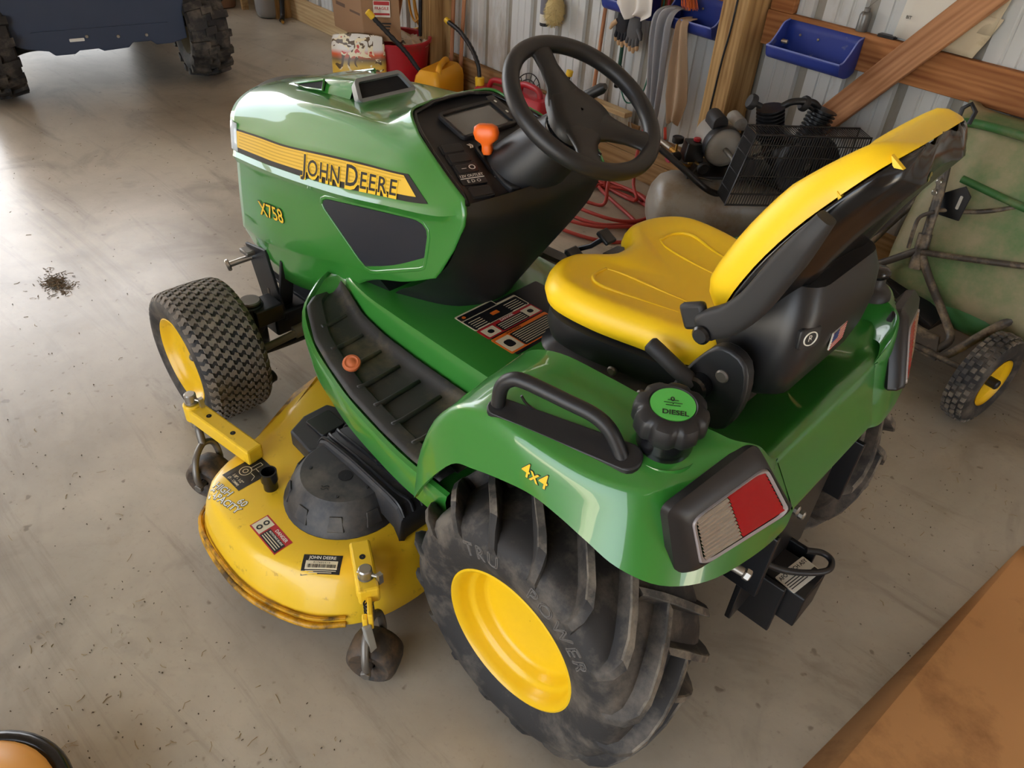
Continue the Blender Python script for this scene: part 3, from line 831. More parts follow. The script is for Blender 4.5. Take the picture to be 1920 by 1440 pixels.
# ---- fenders and rear body
def fender():
    # stations from the front tip back round to the rear lobe; each row: lower lip, lower edge, side, crest, top, inner crest, inner drop
    ST_ = [
     # lower(x,y,z), crest, top-mid, inner, drop
     ((.335,.572,.46),(.352,.550,.49),(.362,.45,.49),(.362,.33,.49),(.352,.315,.47)),
     ((.293,.574,.54),(.337,.553,.575),(.342,.45,.585),(.342,.33,.59),(.330,.315,.56)),
     ((.21,.575,.657),(.290,.554,.695),(.292,.45,.712),(.292,.34,.718),(.282,.322,.66)),
     ((.15,.575,.688),(.222,.554,.776),(.226,.45,.806),(.226,.352,.812),(.220,.330,.70)),
     ((.066,.575,.717),(.140,.554,.812),(.140,.45,.847),(.140,.354,.855),(.140,.332,.73)),
     ((.0,.575,.732),(.03,.556,.815),(.03,.45,.852),(.03,.350,.862),(.03,.326,.74)),
     ((-.062,.575,.729),(-.066,.548,.812),(-.066,.45,.852),(-.066,.346,.863),(-.066,.32,.75)),
     ((-.123,.574,.718),(-.130,.528,.810),(-.130,.44,.850),(-.130,.338,.862),(-.130,.312,.76)),
     ((-.190,.568,.702),(-.180,.496,.810),(-.172,.42,.848),(-.172,.334,.861),(-.172,.305,.765)),
     ((-.255,.530,.682),(-.208,.450,.812),(-.195,.40,.846),(-.196,.33,.860),(-.196,.30,.772)),
     ((-.300,.450,.664),(-.236,.405,.816),(-.222,.37,.849),(-.225,.325,.860),(-.225,.286,.79)),
     ((-.322,.340,.650),(-.268,.335,.822),(-.260,.318,.850),(-.258,.300,.854),(-.252,.262,.802)),
     ((-.330,.240,.644),(-.284,.264,.765),(-.276,.266,.806),(-.270,.262,.812),(-.265,.236,.788)),
     ((-.320,.182,.655),(-.272,.215,.772),(-.270,.214,.775),(-.268,.213,.776),(-.264,.212,.776)),
    ]
    rows = []
    for lo, cr_, tp, inn, dr in ST_:
        lo, cr_, tp, inn, dr = map(np.array, (lo, cr_, tp, inn, dr))
        lip = lo+np.array([0, -.012, -.002])
        side1 = lo*.55+cr_*.45; side1 = side1+(side1-np.array([0, .45, .72]))*np.array([0,.012,0])
        cm = cr_*.75+tp*.25+np.array([0, 0, .006])
        im = inn*.75+tp*.25+np.array([0, 0, .003])
        rows.append([lip, lo, side1, cr_, cm, tp, im, inn, inn*.45+dr*.55+np.array([0,.004,0]), dr])
    A = np.array(rows, float)
    B = np.stack([cr(A[:, j], 5) for j in range(A.shape[1])], 1)
    C = np.array([np.vstack([B[i][:1], cr(B[i][1:], 3)]) for i in range(B.shape[0])])
    return grid(C)
fm_ = fender()
fl, fr_ = both('rear_fender', fm_, GREEN, T, smooth=50)
for o in (fl, fr_): fix_normals(o)
FTREE = tree_of(fm_)
# rear deck between the fenders: back panel, crest and the seat well
def reardeck():
    prof = [(-.316,.656),(-.320,.662),(-.298,.712),(-.274,.770),(-.264,.780),(-.245,.782),(-.21,.768),(-.16,.752),(-.10,.742),(0,.732),(.12,.715),(.20,.68),(.27,.602)]
    ys = [.335,.30,.26,.216,.185,.12,0]
    rows = []
    for i, (x, z) in enumerate(prof):
        row = []
        for y in ys:
            zz = z
            if i >= 6 and y >= .26: zz = z+ (.02 if y < .3 else .045)
            if 4 <= i <= 5 and y > .216: zz = z+.004
            yy = y
            if i <= 3: yy = min(y, [.182,.182,.196,.214][i]*(y/.216 if y < .216 else 1.0)) if y >= .185 else y
            row.append((x, yy, zz))
        rows.append(row+[(a, -b, c) for a, b, c in row[-2::-1]])
    A = np.array(rows, float)
    B = np.stack([cr(A[:, j], 4) for j in range(A.shape[1])], 1)
    return grid(B)
rd = obj('rear_deck', reardeck(), GREEN, T, smooth=40); fix_normals(rd)

# grab handles
def handle():
    hs = [(.133,.533,.826),(.128,.532,.866),(.112,.528,.890),(.085,.520,.898),(.0,.502,.894),(-.045,.490,.888),(-.075,.483,.872),(-.098,.480,.842),(-.108,.480,.826)]
    return stube(hs, .0135, 12, 5)
def handle_base():
    a = np.array([.135,.534]); b = np.array([-.118,.478]); d = (b-a)/np.linalg.norm(b-a); e = np.array([-d[1], d[0]])
    L = np.linalg.norm(b-a); P = []
    n_ = 8
    for k in range(n_+1):
        t = PI/2+PI*k/n_; P.append(a+d*(.018*math.cos(t))+e*.018*math.sin(t))
    for k in range(n_+1):
        t = -PI/2+PI*k/n_; P.append(b+d*(.024*math.cos(t))+e*.024*math.sin(t))
    def fn(u, v, h):
        q = FTREE.ray_cast(Vector((u, v, 1.1)), Vector((0, 0, -1)))[0]
        return (u, v, (q.z if q else .83)+h)
    return prism([tuple(p) for p in P], fn, -.006, .010)
for o, f_ in ((fl, lambda q: q), (fr_, mirror)):
    hb_ = obj('grab_handle', f_(xf(handle(), lambda x, y, z: (x, y, z+.010))), BLK, T, smooth=60)
    q = obj('handle_base', f_(handle_base()), BLK, hb_, smooth=40, bevel=.003); fix_normals(q)
# thin drain tube on the left handle
obj('drain_tube', stube([(.095,.515,.868),(.085,.508,.85),(.06,.495,.835),(.03,.49,.838)], .0025, 6), BLKS, fl, smooth=60)
# 4x4 on the fender flank
f44 = plane_fn((.004, .60, .772), (-1, 0, .02), (0, -.2, 1))
for b_, m_, h in ((.035, BPRINT, .0008), (.008, YPRINT, .0016)):
    obj('fender_lettering', drape(text3d('4x4', .040, lambda u, v: f44(u, v), bold=b_), FTREE, (0, -1, 0), h), m_, fl, smooth=0)

# fuel filler: neck, lobed cap, green badge
CAPC = np.array([-.135, .400, .80]); CAX = np.array([-.05, .10, 1.0]); CAX /= np.linalg.norm(CAX)
neck = obj('fuel_neck', lathe([(.066,.038),(.062,.046),(.056,.040),(.054,.0)], CAPC, CAX, 36), GREEN, fl, smooth=50)
ncore = obj('fuel_neck_tube', lathe([(.049,.02),(.049,.098)], CAPC, CAX, 36, False, True), BLKG, T, smooth=40)
def lobed():
    e1 = np.cross(CAX, [0, 1, 0]); e1 /= np.linalg.norm(e1); e2 = np.cross(CAX, e1)
    prof = [(.050,.092,0),(.060,.094,1),(.063,.100,1),(.063,.122,1),(.060,.132,1),(.050,.139,.5),(.040,.141,0),(.037,.138,0)]
    rows = []
    for r, h, lob in prof:
        rows.append([tuple(CAPC+CAX*h+(r*(1-.10*lob*max(0, math.cos(8*a))**2))*(math.cos(a)*e1+math.sin(a)*e2)) for a in np.linspace(0, 2*PI, 97)[:-1]])
    return grid(rows, closed_v=True)
cap = obj('fuel_cap', lobed(), BLK, T, smooth=35); fix_normals(cap)
LGREEN = mat('light_green_badge', rgb(92, 200, 88), 0.4)
obj('cap_badge', lathe([(.0375,.1375),(.037,.140),(.001,.1405)], CAPC, CAX, 40), LGREEN, cap, smooth=40)
fcap = plane_fn(CAPC+CAX*.1412, (-.62, -.72, 0), (.72, -.62, 0)+CAX*.0)
fcap = plane_fn(CAPC+CAX*.1412, (-.80, -.55, 0)-CAX*np.dot((-.80,-.55,0), CAX), np.cross(CAX, (-.80, -.55, 0)))
obj('cap_lettering', text3d('DIESEL', .0145, lambda u, v: fcap(u+.004, v-.020, 0), bold=.025), BPRINT, cap, smooth=0)
obj('cap_mark', text3d('0', .014, lambda u, v: fcap(u-.001, v+.010, 0), bold=.03), BPRINT, cap, smooth=0)
for q in range(3): obj('cap_rule', prism(rrect(.03-.006*q, .0012, .0004, 1, .0, .002-.006*q+.018*(q == 2)), fcap, -.0002, .0002), BPRINT, cap, smooth=0)
# black knob on the right fender
obj('lever_boot', lathe([(.05,0),(.047,.012),(.036,.022),(.028,.030),(.026,.045),(.012,.052)], (-.17,-.34,.862), (0,0,1), 24, False, True), BLK, T, smooth=50)
obj('lever_knob', rcyl((-.17,-.34,.90), (-.165,-.345,.925), .034, .008, 20), BLKG, T, smooth=50)

# tail lights: lens corners found on the left side, mirrored for the right
TL = {'IT': np.array((-.276,.313,.824)), 'IB': np.array((-.322,.270,.728)), 'OB': np.array((-.276,.452,.702)), 'OT': np.array((-.247,.470,.797))}
def lens_pt(u, v, h=0.0):
    """u 0 inner .. 1 outer, v 0 bottom .. 1 top; h pushes outwards"""
    b = TL['IB']*(1-u)+TL['OB']*u; t = TL['IT']*(1-u)+TL['OT']*u
    p = b*(1-v)+t*v
    nn = np.array([-.86, .32, .38]); nn = nn/np.linalg.norm(nn)
    return p+nn*(h+.008)
def rr_uv(pad, n=4):
    P = rrect(1+2*pad[0], 1+2*pad[1], .14, n, .5, .5)
    return P
HOUS = mat('lamp_housing_black', rgb(30, 28, 29), 0.4)
REDL = mat('red_lens', rgb(176, 10, 24), 0.12, coat=0.7); CLRL = mat('clear_lens', rgb(196, 188, 180), 0.15, coat=0.8, metal=0.75)
GRIM = mat('grey_lens_rim', rgb(150, 142, 142), 0.3)
for f_, nm in ((lambda q: q, 'left'), (mirror, 'right')):
    rr2 = lambda u0, u1, v0, v1: rrect(u1-u0, v1-v0, .13, 4, (u0+u1)/2, (v0+v1)/2)
    o_out = rr2(-.13, 1.27, -.14, 1.42); o_mid = rr2(-.085, 1.16, -.10, 1.27); o_in = rr2(-.055, 1.055, -.065, 1.065)
    rows = [[lens_pt(u*.86+.10, v*.86+.05, -.048) for u, v in o_out], [lens_pt(u+.01, v+.02, -.03) for u, v in o_out], [lens_pt(u, v+.015, -.012) for u, v in o_out], [lens_pt(u, v, .002) for u, v in o_mid], [lens_pt(u, v, .004) for u, v in o_in], [lens_pt(u, v, -.004) for u, v in rr_uv((.03, .035))]]
    hs = obj('tail_lamp', f_(grid(rows, closed_v=True)), HOUS, T, smooth=40); fix_normals(hs)
    rim = grid([[lens_pt(u, v, .002) for u, v in rr_uv((.05, .06))], [lens_pt(u, v, .007) for u, v in rr_uv((.035, .045))], [lens_pt(u, v, .004) for u, v in rr_uv((.0, .0))]], closed_v=True)
    q = obj('lens_rim', f_(rim), GRIM, hs, smooth=50); fix_normals(q)
    SPL = .54
    # ribbed lenses
    def ribbed(u0, u1):
        rows_ = []
        nrib = 11
        for i in range(2):
            u = (u0, u1)[i]; row = []
            for k in range(nrib*2+1):
                v = .02+.96*k/(nrib*2)
                row.append(lens_pt(u, v, .002+(.006 if k % 2 else 0)))
            rows_.append(row)
        return grid(rows_)
    q = obj('red_lens', f_(ribbed(.015, SPL)), REDL, hs, smooth=70, label='red lens'); fix_normals(q)
    q = obj('clear_lens', f_(ribbed(SPL+.01, .985)), CLRL, hs, smooth=70, label='clear reversing lens'); fix_normals(q)

# ---- rear wheels
RC = np.array([0, .465, .318])
def cyl_pt(c, r, a, y): return (c[0]+r*math.cos(a), c[1]+y, c[2]+r*math.sin(a))
def rear_tyre():
    prof = [(.166,.137),(.172,.141),(.184,.146),(.205,.153),(.230,.157),(.255,.154),(.276,.145),(.288,.128),(.294,.10),(.298,.05),(.299,0)]
    prof = prof+[(r, -y) for r, y in prof[-2::-1]]
    n = 72
    rows = [[cyl_pt(RC, r, 2*PI*k/n, y) for k in range(n)] for r, y in prof]
    g = grid(rows, closed_v=True)
    out = [g]
    NL = 16
    for side in (1, -1):
        for k in range(NL):
            a0 = math.radians(9.8-28)+2*PI*(k+(0 if side > 0 else .5))/NL
            # lug runs from the centre line out to the shoulder, outer end trailing
            path = [(-.022, 0.0, .331), (.02, .13, .334), (.06, .26, .333), (.095, .38, .329), (.122, .465, .320), (.142, .505, .300), (.154, .525, .268)]
            rows_ = []
            for j, (y, da, rt) in enumerate(path):
                wt = .040 if j > 0 else .034; wb = .066 if j < 5 else .058
                if j >= 5: wt = .036
                rb = (.294, .296, .292, .288, .280, .270, .252)[j]
                aa = a0+da
                yo = y*side
                row = []
                for r, dw in ((rb, -wb), (rt-.004, -wt), (rt, -wt+.008), (rt, wt-.008), (rt-.004, wt), (rb, wb)):
                    # bar width measured across its run
                    row.append(cyl_pt(RC, r, aa+dw*.95, yo))
                rows_.append(row)
            g2 = grid(rows_)
            caps = [tuple(range(6)), tuple(range(6*6, 6*6+6))]
            out.append((g2[0], g2[1]+caps))
    return join(*out)
rt_m = rear_tyre()
def rim_rear():
    prof = [(.150,.07),(.158,.118),(.162,.130),(.168,.136),(.1735,.138),(.1735,.142),(.169,.1435),(.163,.138),(.158,.126),(.154,.112),(.150,.106),(.145,.104),(.140,.098),(.135,.084),(.130,.077),(.122,.074),(.10,.073),(.02,.073),(.001,.073)]
    return lathe([(r, y) for r, y in prof], RC, (0, 1, 0), 64)
for f_, tagm in ((lambda q: q, 0), (mirror, 1)):
    rt = obj('rear_tyre', f_(rt_m), [RUB], T, smooth=40); fix_normals(rt)
    rm = obj('wheel_rim', f_(rim_rear()), YEL, rt, smooth=40, label='plain yellow wheel disc'); fix_normals(rm)
    if not tagm:
        for s_, a_c, sp in (('TRU', 72, 1), ('POWER', 124, 1)):
            V2, F2 = text2d(s_, .044, .0, 1.3)
            def put(u, v, h):
                a = math.radians(a_c)+u/.236; r = .236+v
                y = np.interp(r, [.184,.205,.230,.255,.276], [.146,.153,.157,.154,.145])
                return (RC[0]+r*math.cos(a), RC[1]+y+h, RC[2]+r*math.sin(a))
            # raised outline letters
            E_ = {}
            for f in F2:
                for i in range(len(f)):
                    e = (f[i], f[(i+1) % len(f)]); kx_ = tuple(sorted(e)); E_[kx_] = E_.get(kx_, 0)+1
            segs = [e for e, c_ in E_.items() if c_ == 1]
            ms = []
            for a_, b_ in segs:
                pa, pb = V2[a_], V2[b_]
                if math.dist(pa, pb) < 1e-6: continue
                P = [put(*pa, .0005), put(*pb, .0005)]
                ms.append(tube(np.array(P), .0016, 5))
            obj('sidewall_lettering', join(*ms), mat('lettering_rubber', rgb(92, 88, 84), .6), rt, smooth=60)
# dust on lug faces comes from a second material on the outermost tread faces
for o in [q for q in COL.objects if q.name.startswith('rear_tyre')]:
    o.data.materials.append(RUBD)
    c = RC if o.data.vertices[0].co.y > 0 else RC*np.array([1,-1,1])
    for pl in o.data.polygons:
        ce = pl.center; r = math.hypot(ce.x-c[0], ce.z-c[2])
        if r > .322: pl.material_index = 1

# ---- front wheels
FCy = .498; FST = -.0486
def fwheel_pt(r, a, y, sy=1):
    # local wheel frame turned a little about the vertical
    x, z = r*math.cos(a), r*math.sin(a)
    c, s = math.cos(FST), math.sin(FST)
    return (1.455+x*c-y*s, FCy+x*s+y*c, .222+z)
def tyre_front():
    prof = [(.138,.090),(.146,.094),(.158,.101),(.175,.107),(.192,.107),(.206,.101),(.214,.092),(.2185,.078),(.2205,.05),(.2215,0)]
    prof = prof+[(r, -y) for r, y in prof[-2::-1]]
    n = 64
    return grid([[fwheel_pt(r, 2*PI*k/n, y) for k in range(n)] for r, y in prof], closed_v=True)
def tread_front():
    out = []
    NR, NCOL = 44, 9; pitch = 2*PI/NR; cw = .205/NCOL
    shape = [(-.47,-.20),(-.15,-.34),(.15,-.14),(.47,-.26),(.47,.20),(.15,.34),(-.15,.14),(-.47,.26)]
    for c in range(NCOL):
        y0 = -.1025+cw*(c+.5)
        for k in range(NR):
            a0 = pitch*(k+(.5 if c % 2 else 0))
            V = []
            for h in (0, 1):
                for u, v in shape:
                    y = y0+u*cw*1.04; a = a0+v*pitch*1.18
                    rb = np.interp(abs(y), [0,.05,.078,.092,.101,.107], [.2215,.2205,.2185,.214,.206,.194])
                    sc = .93 if h else 1
                    y = y0+u*cw*1.04*sc; a = a0+v*pitch*1.18*sc
                    V.append(fwheel_pt(rb+(.0048 if h else -.002), a, y))
            k8 = 8
            F = [tuple(range(8, 16))]+[(i, (i+1) % 8, 8+(i+1) % 8, 8+i) for i in range(8)]
            out.append((V, F))
    return join(*out)
TREADM = mat('worn_turf_tread', rgb(112, 103, 92), 0.8, vary=0.12, vscale=25, dirt=rgb(136, 124, 108), dirt_amt=.4, dirt_scale=18)
def rim_front():
    prof = [(.120,.05),(.132,.080),(.137,.090),(.1435,.094),(.146,.0965),(.1425,.098),(.137,.093),(.132,.084),(.128,.076),(.122,.070),(.112,.062),(.09,.058),(.05,.060),(.03,.058),(.001,.058)]
    n = 48
    return grid([[fwheel_pt(r, 2*PI*k/n, y) for k in range(n)] for r, y in prof], closed_v=True)
RIMF = mat('scuffed_yellow_rim', rgb(228, 182, 24), 0.35, coat=.2, dirt=rgb(90, 70, 30), dirt_amt=.05, dirt_scale=22)
for f_ in (lambda q: q, lambda q: [[(x, -y, z) for x, y, z in q[0]], [tuple(reversed(f)) for f in q[1]]]):
    ft_ = obj('front_tyre', f_(tyre_front()), RUB, T, smooth=50); fix_normals(ft_)
    td = obj('tread_blocks', f_(tread_front()), TREADM, ft_, smooth=30, kind='stuff'); fix_normals(td)
    rf = obj('wheel_rim', f_(rim_front()), RIMF, ft_, smooth=40, label='scuffed yellow rim'); fix_normals(rf)
    bl = lathe([(.012,.058),(.012,.066),(.006,.070)], (0,0,0), (0,1,0), 8, False, True)
    bl = xf(bl, lambda x, y, z: fwheel_pt(math.hypot(x, z), math.atan2(z, x), y))
    obj('hub_nut', f_(bl), DSTEEL, ft_, smooth=30)

# ---- front axle, frame and linkage
obj('front_axle', join(box((1.455,0,.245),(.10,.56,.085)), box((1.455,0,.33),(.16,.24,.10))), BLKS, T, smooth=30, bevel=.008)
for s in (1, -1):
    k_ = obj('steering_knuckle', join(cyl((1.455,.335*s,.18), (1.455,.335*s,.335), .042, 20), box((1.44,.30*s,.30),(.09,.10,.06)), cyl((1.455,.31*s,.222), (1.455,.44*s,.222), .045, 18)), BLKS, T, smooth=40, bevel=.004)
    obj('knuckle_cap', rcyl((1.455,.335*s,.335), (1.455,.335*s,.350), .036, .004, 20), DSTEEL, k_, smooth=40)
TIE = mat('olive_cylinder_paint', rgb(92, 82, 58), .45, dirt=rgb(60, 52, 40), dirt_amt=.4)
obj('steering_cylinder', join(cyl((1.36,.40,.215),(1.33,.08,.255),.013,14), cyl((1.35,.25,.235),(1.33,.05,.258),.022,16)), TIE, T, smooth=40)
obj('tie_rod', stube([(1.37,.40,.20),(1.36,.2,.195),(1.36,-.2,.195),(1.37,-.40,.20)], .010, 10), BLKS, T, smooth=50)
obj('tyre_stop', rcyl((1.30,.37,.15),(1.30,.42,.14),.022,.006,14), BLKS, T, smooth=50)
both('frame_rail', join(box((1.0,.16,.38),(1.3,.012,.12)), box((1.0,.17,.325),(1.3,.03,.012))), BLKS, T, smooth=0, bevel=.003)
def bracket():
    pts = [(1.60,.47),(1.475,.49),(1.40,.26),(1.47,.20),(1.52,.23)]
    return prism([(x, z) for x, z in pts], lambda u, v, h: (u, .235+h, v), 0, .010)
br = both('front_bracket', join(bracket(), box((1.425,.215,.36),(.012,.05,.26), roty(-.28))), BLKS, T, smooth=0, bevel=.002)
for b_ in br:
    s = 1 if b_.data.vertices[0].co.y > 0 else -1
    for x, z in ((1.49,.33),(1.505,.29)): obj('slot_hole', prism(rrect(.014,.026,.006,3,x,z), lambda u, v, h: (u, s*(.2455+h), v), -.0002, .0006), DSTEEL, b_, smooth=0)
    p_ = obj('quick_pin', join(cyl((1.575,s*.24,.425),(1.60,s*.31,.41),.010,14), rcyl((1.60,s*.31,.41),(1.604,s*.322,.407),.021,.003,16)), STEEL, b_, smooth=40)
    obj('pin_clip', box((1.565,s*.252,.455),(.05,.045,.016)), DSTEEL, b_, smooth=30, bevel=.004)
obj('engine_block', box((1.2,0,.52),(.6,.36,.2)), BLKS, T, smooth=0, bevel=.01)
obj('transaxle', join(box((.05,0,.34),(.34,.30,.26)), cyl((0,-.40,.318),(0,.40,.318),.06,20)), BLKS, T, smooth=40, bevel=.01)
both('rear_frame', join(box((-.05,.20,.50),(.55,.014,.18)), box((-.10,.26,.585),(.40,.13,.012))), BLKS, T, smooth=0, bevel=.003)
# hitch plates, receiver, ball bracket and label
hp_ = obj('hitch_plate', join(box((-.285,.03,.44),(.014,.34,.30)), box((-.315,.10,.29),(.08,.012,.15)), box((-.315,-.045,.29),(.08,.012,.15))), BLKS, T, smooth=0, bevel=.003)
for y, z in ((.16,.52),(.05,.54),(.12,.40),(-.02,.47)): obj('hitch_bolt', rcyl((-.29,y,z),(-.305,y,z),.011,.003,8), STEEL, hp_, smooth=30)
def receiver(): return join(box((-.335,.03,.345),(.12,.10,.012)), box((-.335,-.016,.30),(.12,.010,.10)), box((-.335,.076,.30),(.12,.010,.10)), box((-.39,.03,.30),(.010,.10,.10)))
rc = obj('hitch_receiver', xf(receiver(), lambda x, y, z: tuple(rotz(-.0)@np.array([x,y,z]))), BLKS, T, smooth=0, bevel=.003)
fh = plane_fn((-.352, .028, .3518), (-.15, -1, 0), (1, -.15, 0))
obj('hitch_label', prism(rrect(.105, .052, .003, 2), fh, 0, .0008), WHITE, rc, smooth=0)
obj('hitch_lettering', text3d('AFO HITCH ASY', .0135, lambda u, v: fh(u, v+.015, .0012), bold=.02), BPRINT, rc, smooth=0)
for q in range(4): obj('hitch_label_line', prism(rrect(.06, .0022, .0005, 1, -.018, .002-.006*q), fh, .0008, .0011), BPRINT, rc, smooth=0)
obj('hitch_label_mark', prism(rrect(.03, .012, .001, 1, .034, -.014), fh, .0008, .0011), BPRINT, rc, smooth=0)
obj('hitch_cable', stube([(-.29,.12,.42),(-.325,.075,.385),(-.365,.03,.372),(-.395,-.015,.368),(-.39,-.05,.366),(-.365,-.055,.368),(-.335,-.03,.372)], .0075, 8), BLK, T, smooth=60)
obj('hose_fitting', join(rcyl((-.285,.335,.60),(-.318,.325,.592),.009,.002,12), rcyl((-.318,.325,.592),(-.330,.322,.589),.012,.002,6)), STEEL, T, smooth=40)
# ---- seat
def seat_outline():
    h = [(.285,0),(.290,.028),(.315,.060),(.340,.095),(.344,.14),(.328,.19),(.292,.235),(.24,.258),(.15,.256),(.06,.236),(-.04,.212),(-.095,.16),(-.11,.08),(-.112,0)]
    full = h+[(x, -y) for x, y in h[-2:0:-1]]
    return cr(full, 4, True)
SO = seat_outline()
def cushion():
    n = len(SO); cen = np.array([.11, 0])
    rows = []
    for d, z in ((.022,.838),(.006,.848),(0,.868),(.004,.886),(.012,.900),(.024,.909),(.036,.913)):
        P = np.array(shrink([tuple(p) for p in SO], d)) if d else SO
        k = np.linspace(0, 1, 1)
        rows.append([(p[0], p[1], z+.024*max(0, (-p[0]+.08))+.012*(abs(p[1])/.25)**2) for p in P])
    # close towards the middle
    P = np.array(shrink([tuple(p) for p in SO], .036))
    for t, z in ((.88,.913),(.72,.909),(.55,.904),(.35,.901),(.15,.900),(.02,.900)):
        rows.append([(cen[0]+(p[0]-cen[0])*t, (p[1])*t, z+.024*max(0, (-(cen[0]+(p[0]-cen[0])*t)+.08))) for p in P])
    g = grid(rows, closed_v=True); k = len(rows[0])
    return g[0], g[1]+[tuple(range((len(rows)-1)*k, len(rows)*k))]
cu = obj('seat_cushion', cushion(), SEATY, T, smooth=180); fix_normals(cu)
for s in (1, -1):
    emb = [(.24,.10*s,.908),(.235,.15*s,.912),(.20,.172*s,.914),(.12,.150*s,.909),(.02,.125*s,.908)]
    obj('cushion_seam', stube([(x, y, z-.0022) for x, y, z in emb], .0042, 8, 8), SEATY, cu, smooth=180)
    obj('cushion_seam', stube([(x, y, z-.0015) for x, y, z in [(.24,.10*s,.908),(.20,.085*s,.905),(.10,.075*s,.902),(.0,.07*s,.903)]], .003, 8, 8), SEATY, cu, smooth=180)
def pan():
    rows = []
    for d, z in ((.05,.770),(.020,.776),(.012,.800),(.016,.835),(.03,.842)):
        P = np.array(shrink([tuple(p) for p in SO], d))
        rows.append([(p[0], p[1], z) for p in P])
    return grid(rows, closed_v=True)
pn_ = obj('seat_pan', pan(), BLK, T, smooth=40); fix_normals(pn_)
def seat_base():
    o_ = rrect(.50, .44, .07, 6, .085, 0); rows = []
    for d, z in ((-.004,.722),(.0,.732),(.02,.745),(.035,.772),(.05,.79)):
        rows.append([(u, v, z-.02*(u < -.05)) for u, v in shrink(o_, d)])
    return grid(rows, closed_v=True)
sb = obj('suspension_base', seat_base(), BLKS, T, smooth=40); fix_normals(sb)
for c in ((.10,.222,.775),(-.02,.222,.79),(.02,.226,.762)): obj('base_bolt', rcyl(c, (c[0], c[1]+.012, c[2]), .011, .003, 12), DSTEEL, sb, smooth=40)
# backrest: yellow pad in front of a black shell
BC = cr([(-.030,.955),(-.048,1.03),(-.082,1.12),(-.126,1.205),(-.172,1.275),(-.210,1.327),(-.236,1.358)], 3)
BWid = np.interp(np.linspace(0, 1, len(BC)), [0,.08,.2,.4,.6,.8,.93,1], [.15,.185,.200,.200,.190,.168,.138,.085])
def back_frame(i):
    a = BC[max(i-1, 0)]; b = BC[min(i+1, len(BC)-1)]; t = (b-a)/np.linalg.norm(b-a)
    return np.array([t[1], -t[0]])     # points forward of the back
def pad():
    rows = []
    n = len(BC)
    for i in range(n):
        nf = back_frame(i); w = BWid[i]; row = []
        e = min(i, n-1-i); rollt = ((0.0, .55, .85)[e] if e < 3 else 1.0)*np.interp(i/(n-1), [0,.55,1], [1,1,.45])
        for k in range(25):                       # front, from the left seam round to the right seam
            t = k/24; s = math.cos(PI*t)
            wy = w*math.copysign(abs(s)**.55, s)
            bulge = .062*(1-abs(s)**3.2)**.5*rollt-.012*(1-abs(s))*rollt
            bulge += .016*math.exp(-((abs(s)-.75)/.2)**2)*rollt
            p = BC[i]+nf*(bulge-.045)
            row.append((p[0], wy, p[1]))
        rows.append(row)
    return grid(rows)
pad_o = obj('seat_back_pad', pad(), SEATY, T, smooth=180); fix_normals(pad_o)
def shell():
    rows = []; n = len(BC)
    for i in range(n):
        nf = back_frame(i); w = BWid[i]+.002; row = []
        th = np.interp(i/(n-1), [0,.25,.6,.9,1], [.085,.075,.058,.045,.004])
        for k in range(25):
            t = k/24; s = math.cos(PI*t); wy = w*math.copysign(abs(s)**.55, s)
            d = -.046-th*(1-abs(s)**3)**.6
            # flutes down the back
            d += .006*math.cos(abs(s)*9)*(1-abs(s)**4)
            p = BC[i]+nf*d
            row.append((p[0], wy, p[1]))
        rows.append(row)
    return grid(rows)
sh = obj('seat_back_shell', shell(), BLKG, T, smooth=60, solid=.006); fix_normals(sh)
# little yellow tongues where the pad grips the shell
for i_ in (len(BC)-3, len(BC)-7):
    nf = back_frame(i_); w = BWid[i_]
    a = BC[i_]+nf*-.042
    P = [np.array([a[0]+.002, w+.001, a[1]+.010]), np.array([a[0]-.006, w+.001, a[1]-.006]), np.array([a[0]-.020, w*.965+.002, a[1]-.006])]
    V = [tuple(p) for p in P]+[(p[0], p[1]-.010, p[2]) for p in P]
    q = obj('pad_tongue', (V, [(0,1,2),(5,4,3),(0,3,4,1),(1,4,5,2),(2,5,3,0)]), SEATY, pad_o, smooth=0); fix_normals(q)
# oval badge on the back of the shell
nfb = back_frame(14); cb = BC[14]+nfb*-.2
fb = plane_fn((cb[0], .065, cb[1]), (0, -1, 0), np.array([nfb[1]*-1, 0, nfb[0]]))
BADGE = mat('olive_badge', rgb(112, 106, 22), .4)
STREE = tree_of(shell())
ov = [(math.cos(a), math.sin(a)) for a in np.linspace(0, 2*PI, 33)[:-1]]
obj('oval_badge', drape(grid([[fb(.024*u, .036*v) for u, v in ov], [fb(.020*u, .032*v) for u, v in ov]], closed_v=True), STREE, (nfb[0], 0, nfb[1]), .0015), BADGE, sh, smooth=0)
obj('badge_mark', drape(([fb(*p) for p in ((-.010,-.018),(.012,-.012),(.006,.0),(.012,.018),(-.004,.010),(-.012,.0))], [(0,1,2,3,4,5)]), STREE, (nfb[0], 0, nfb[1]), .0015), BADGE, sh, smooth=0)
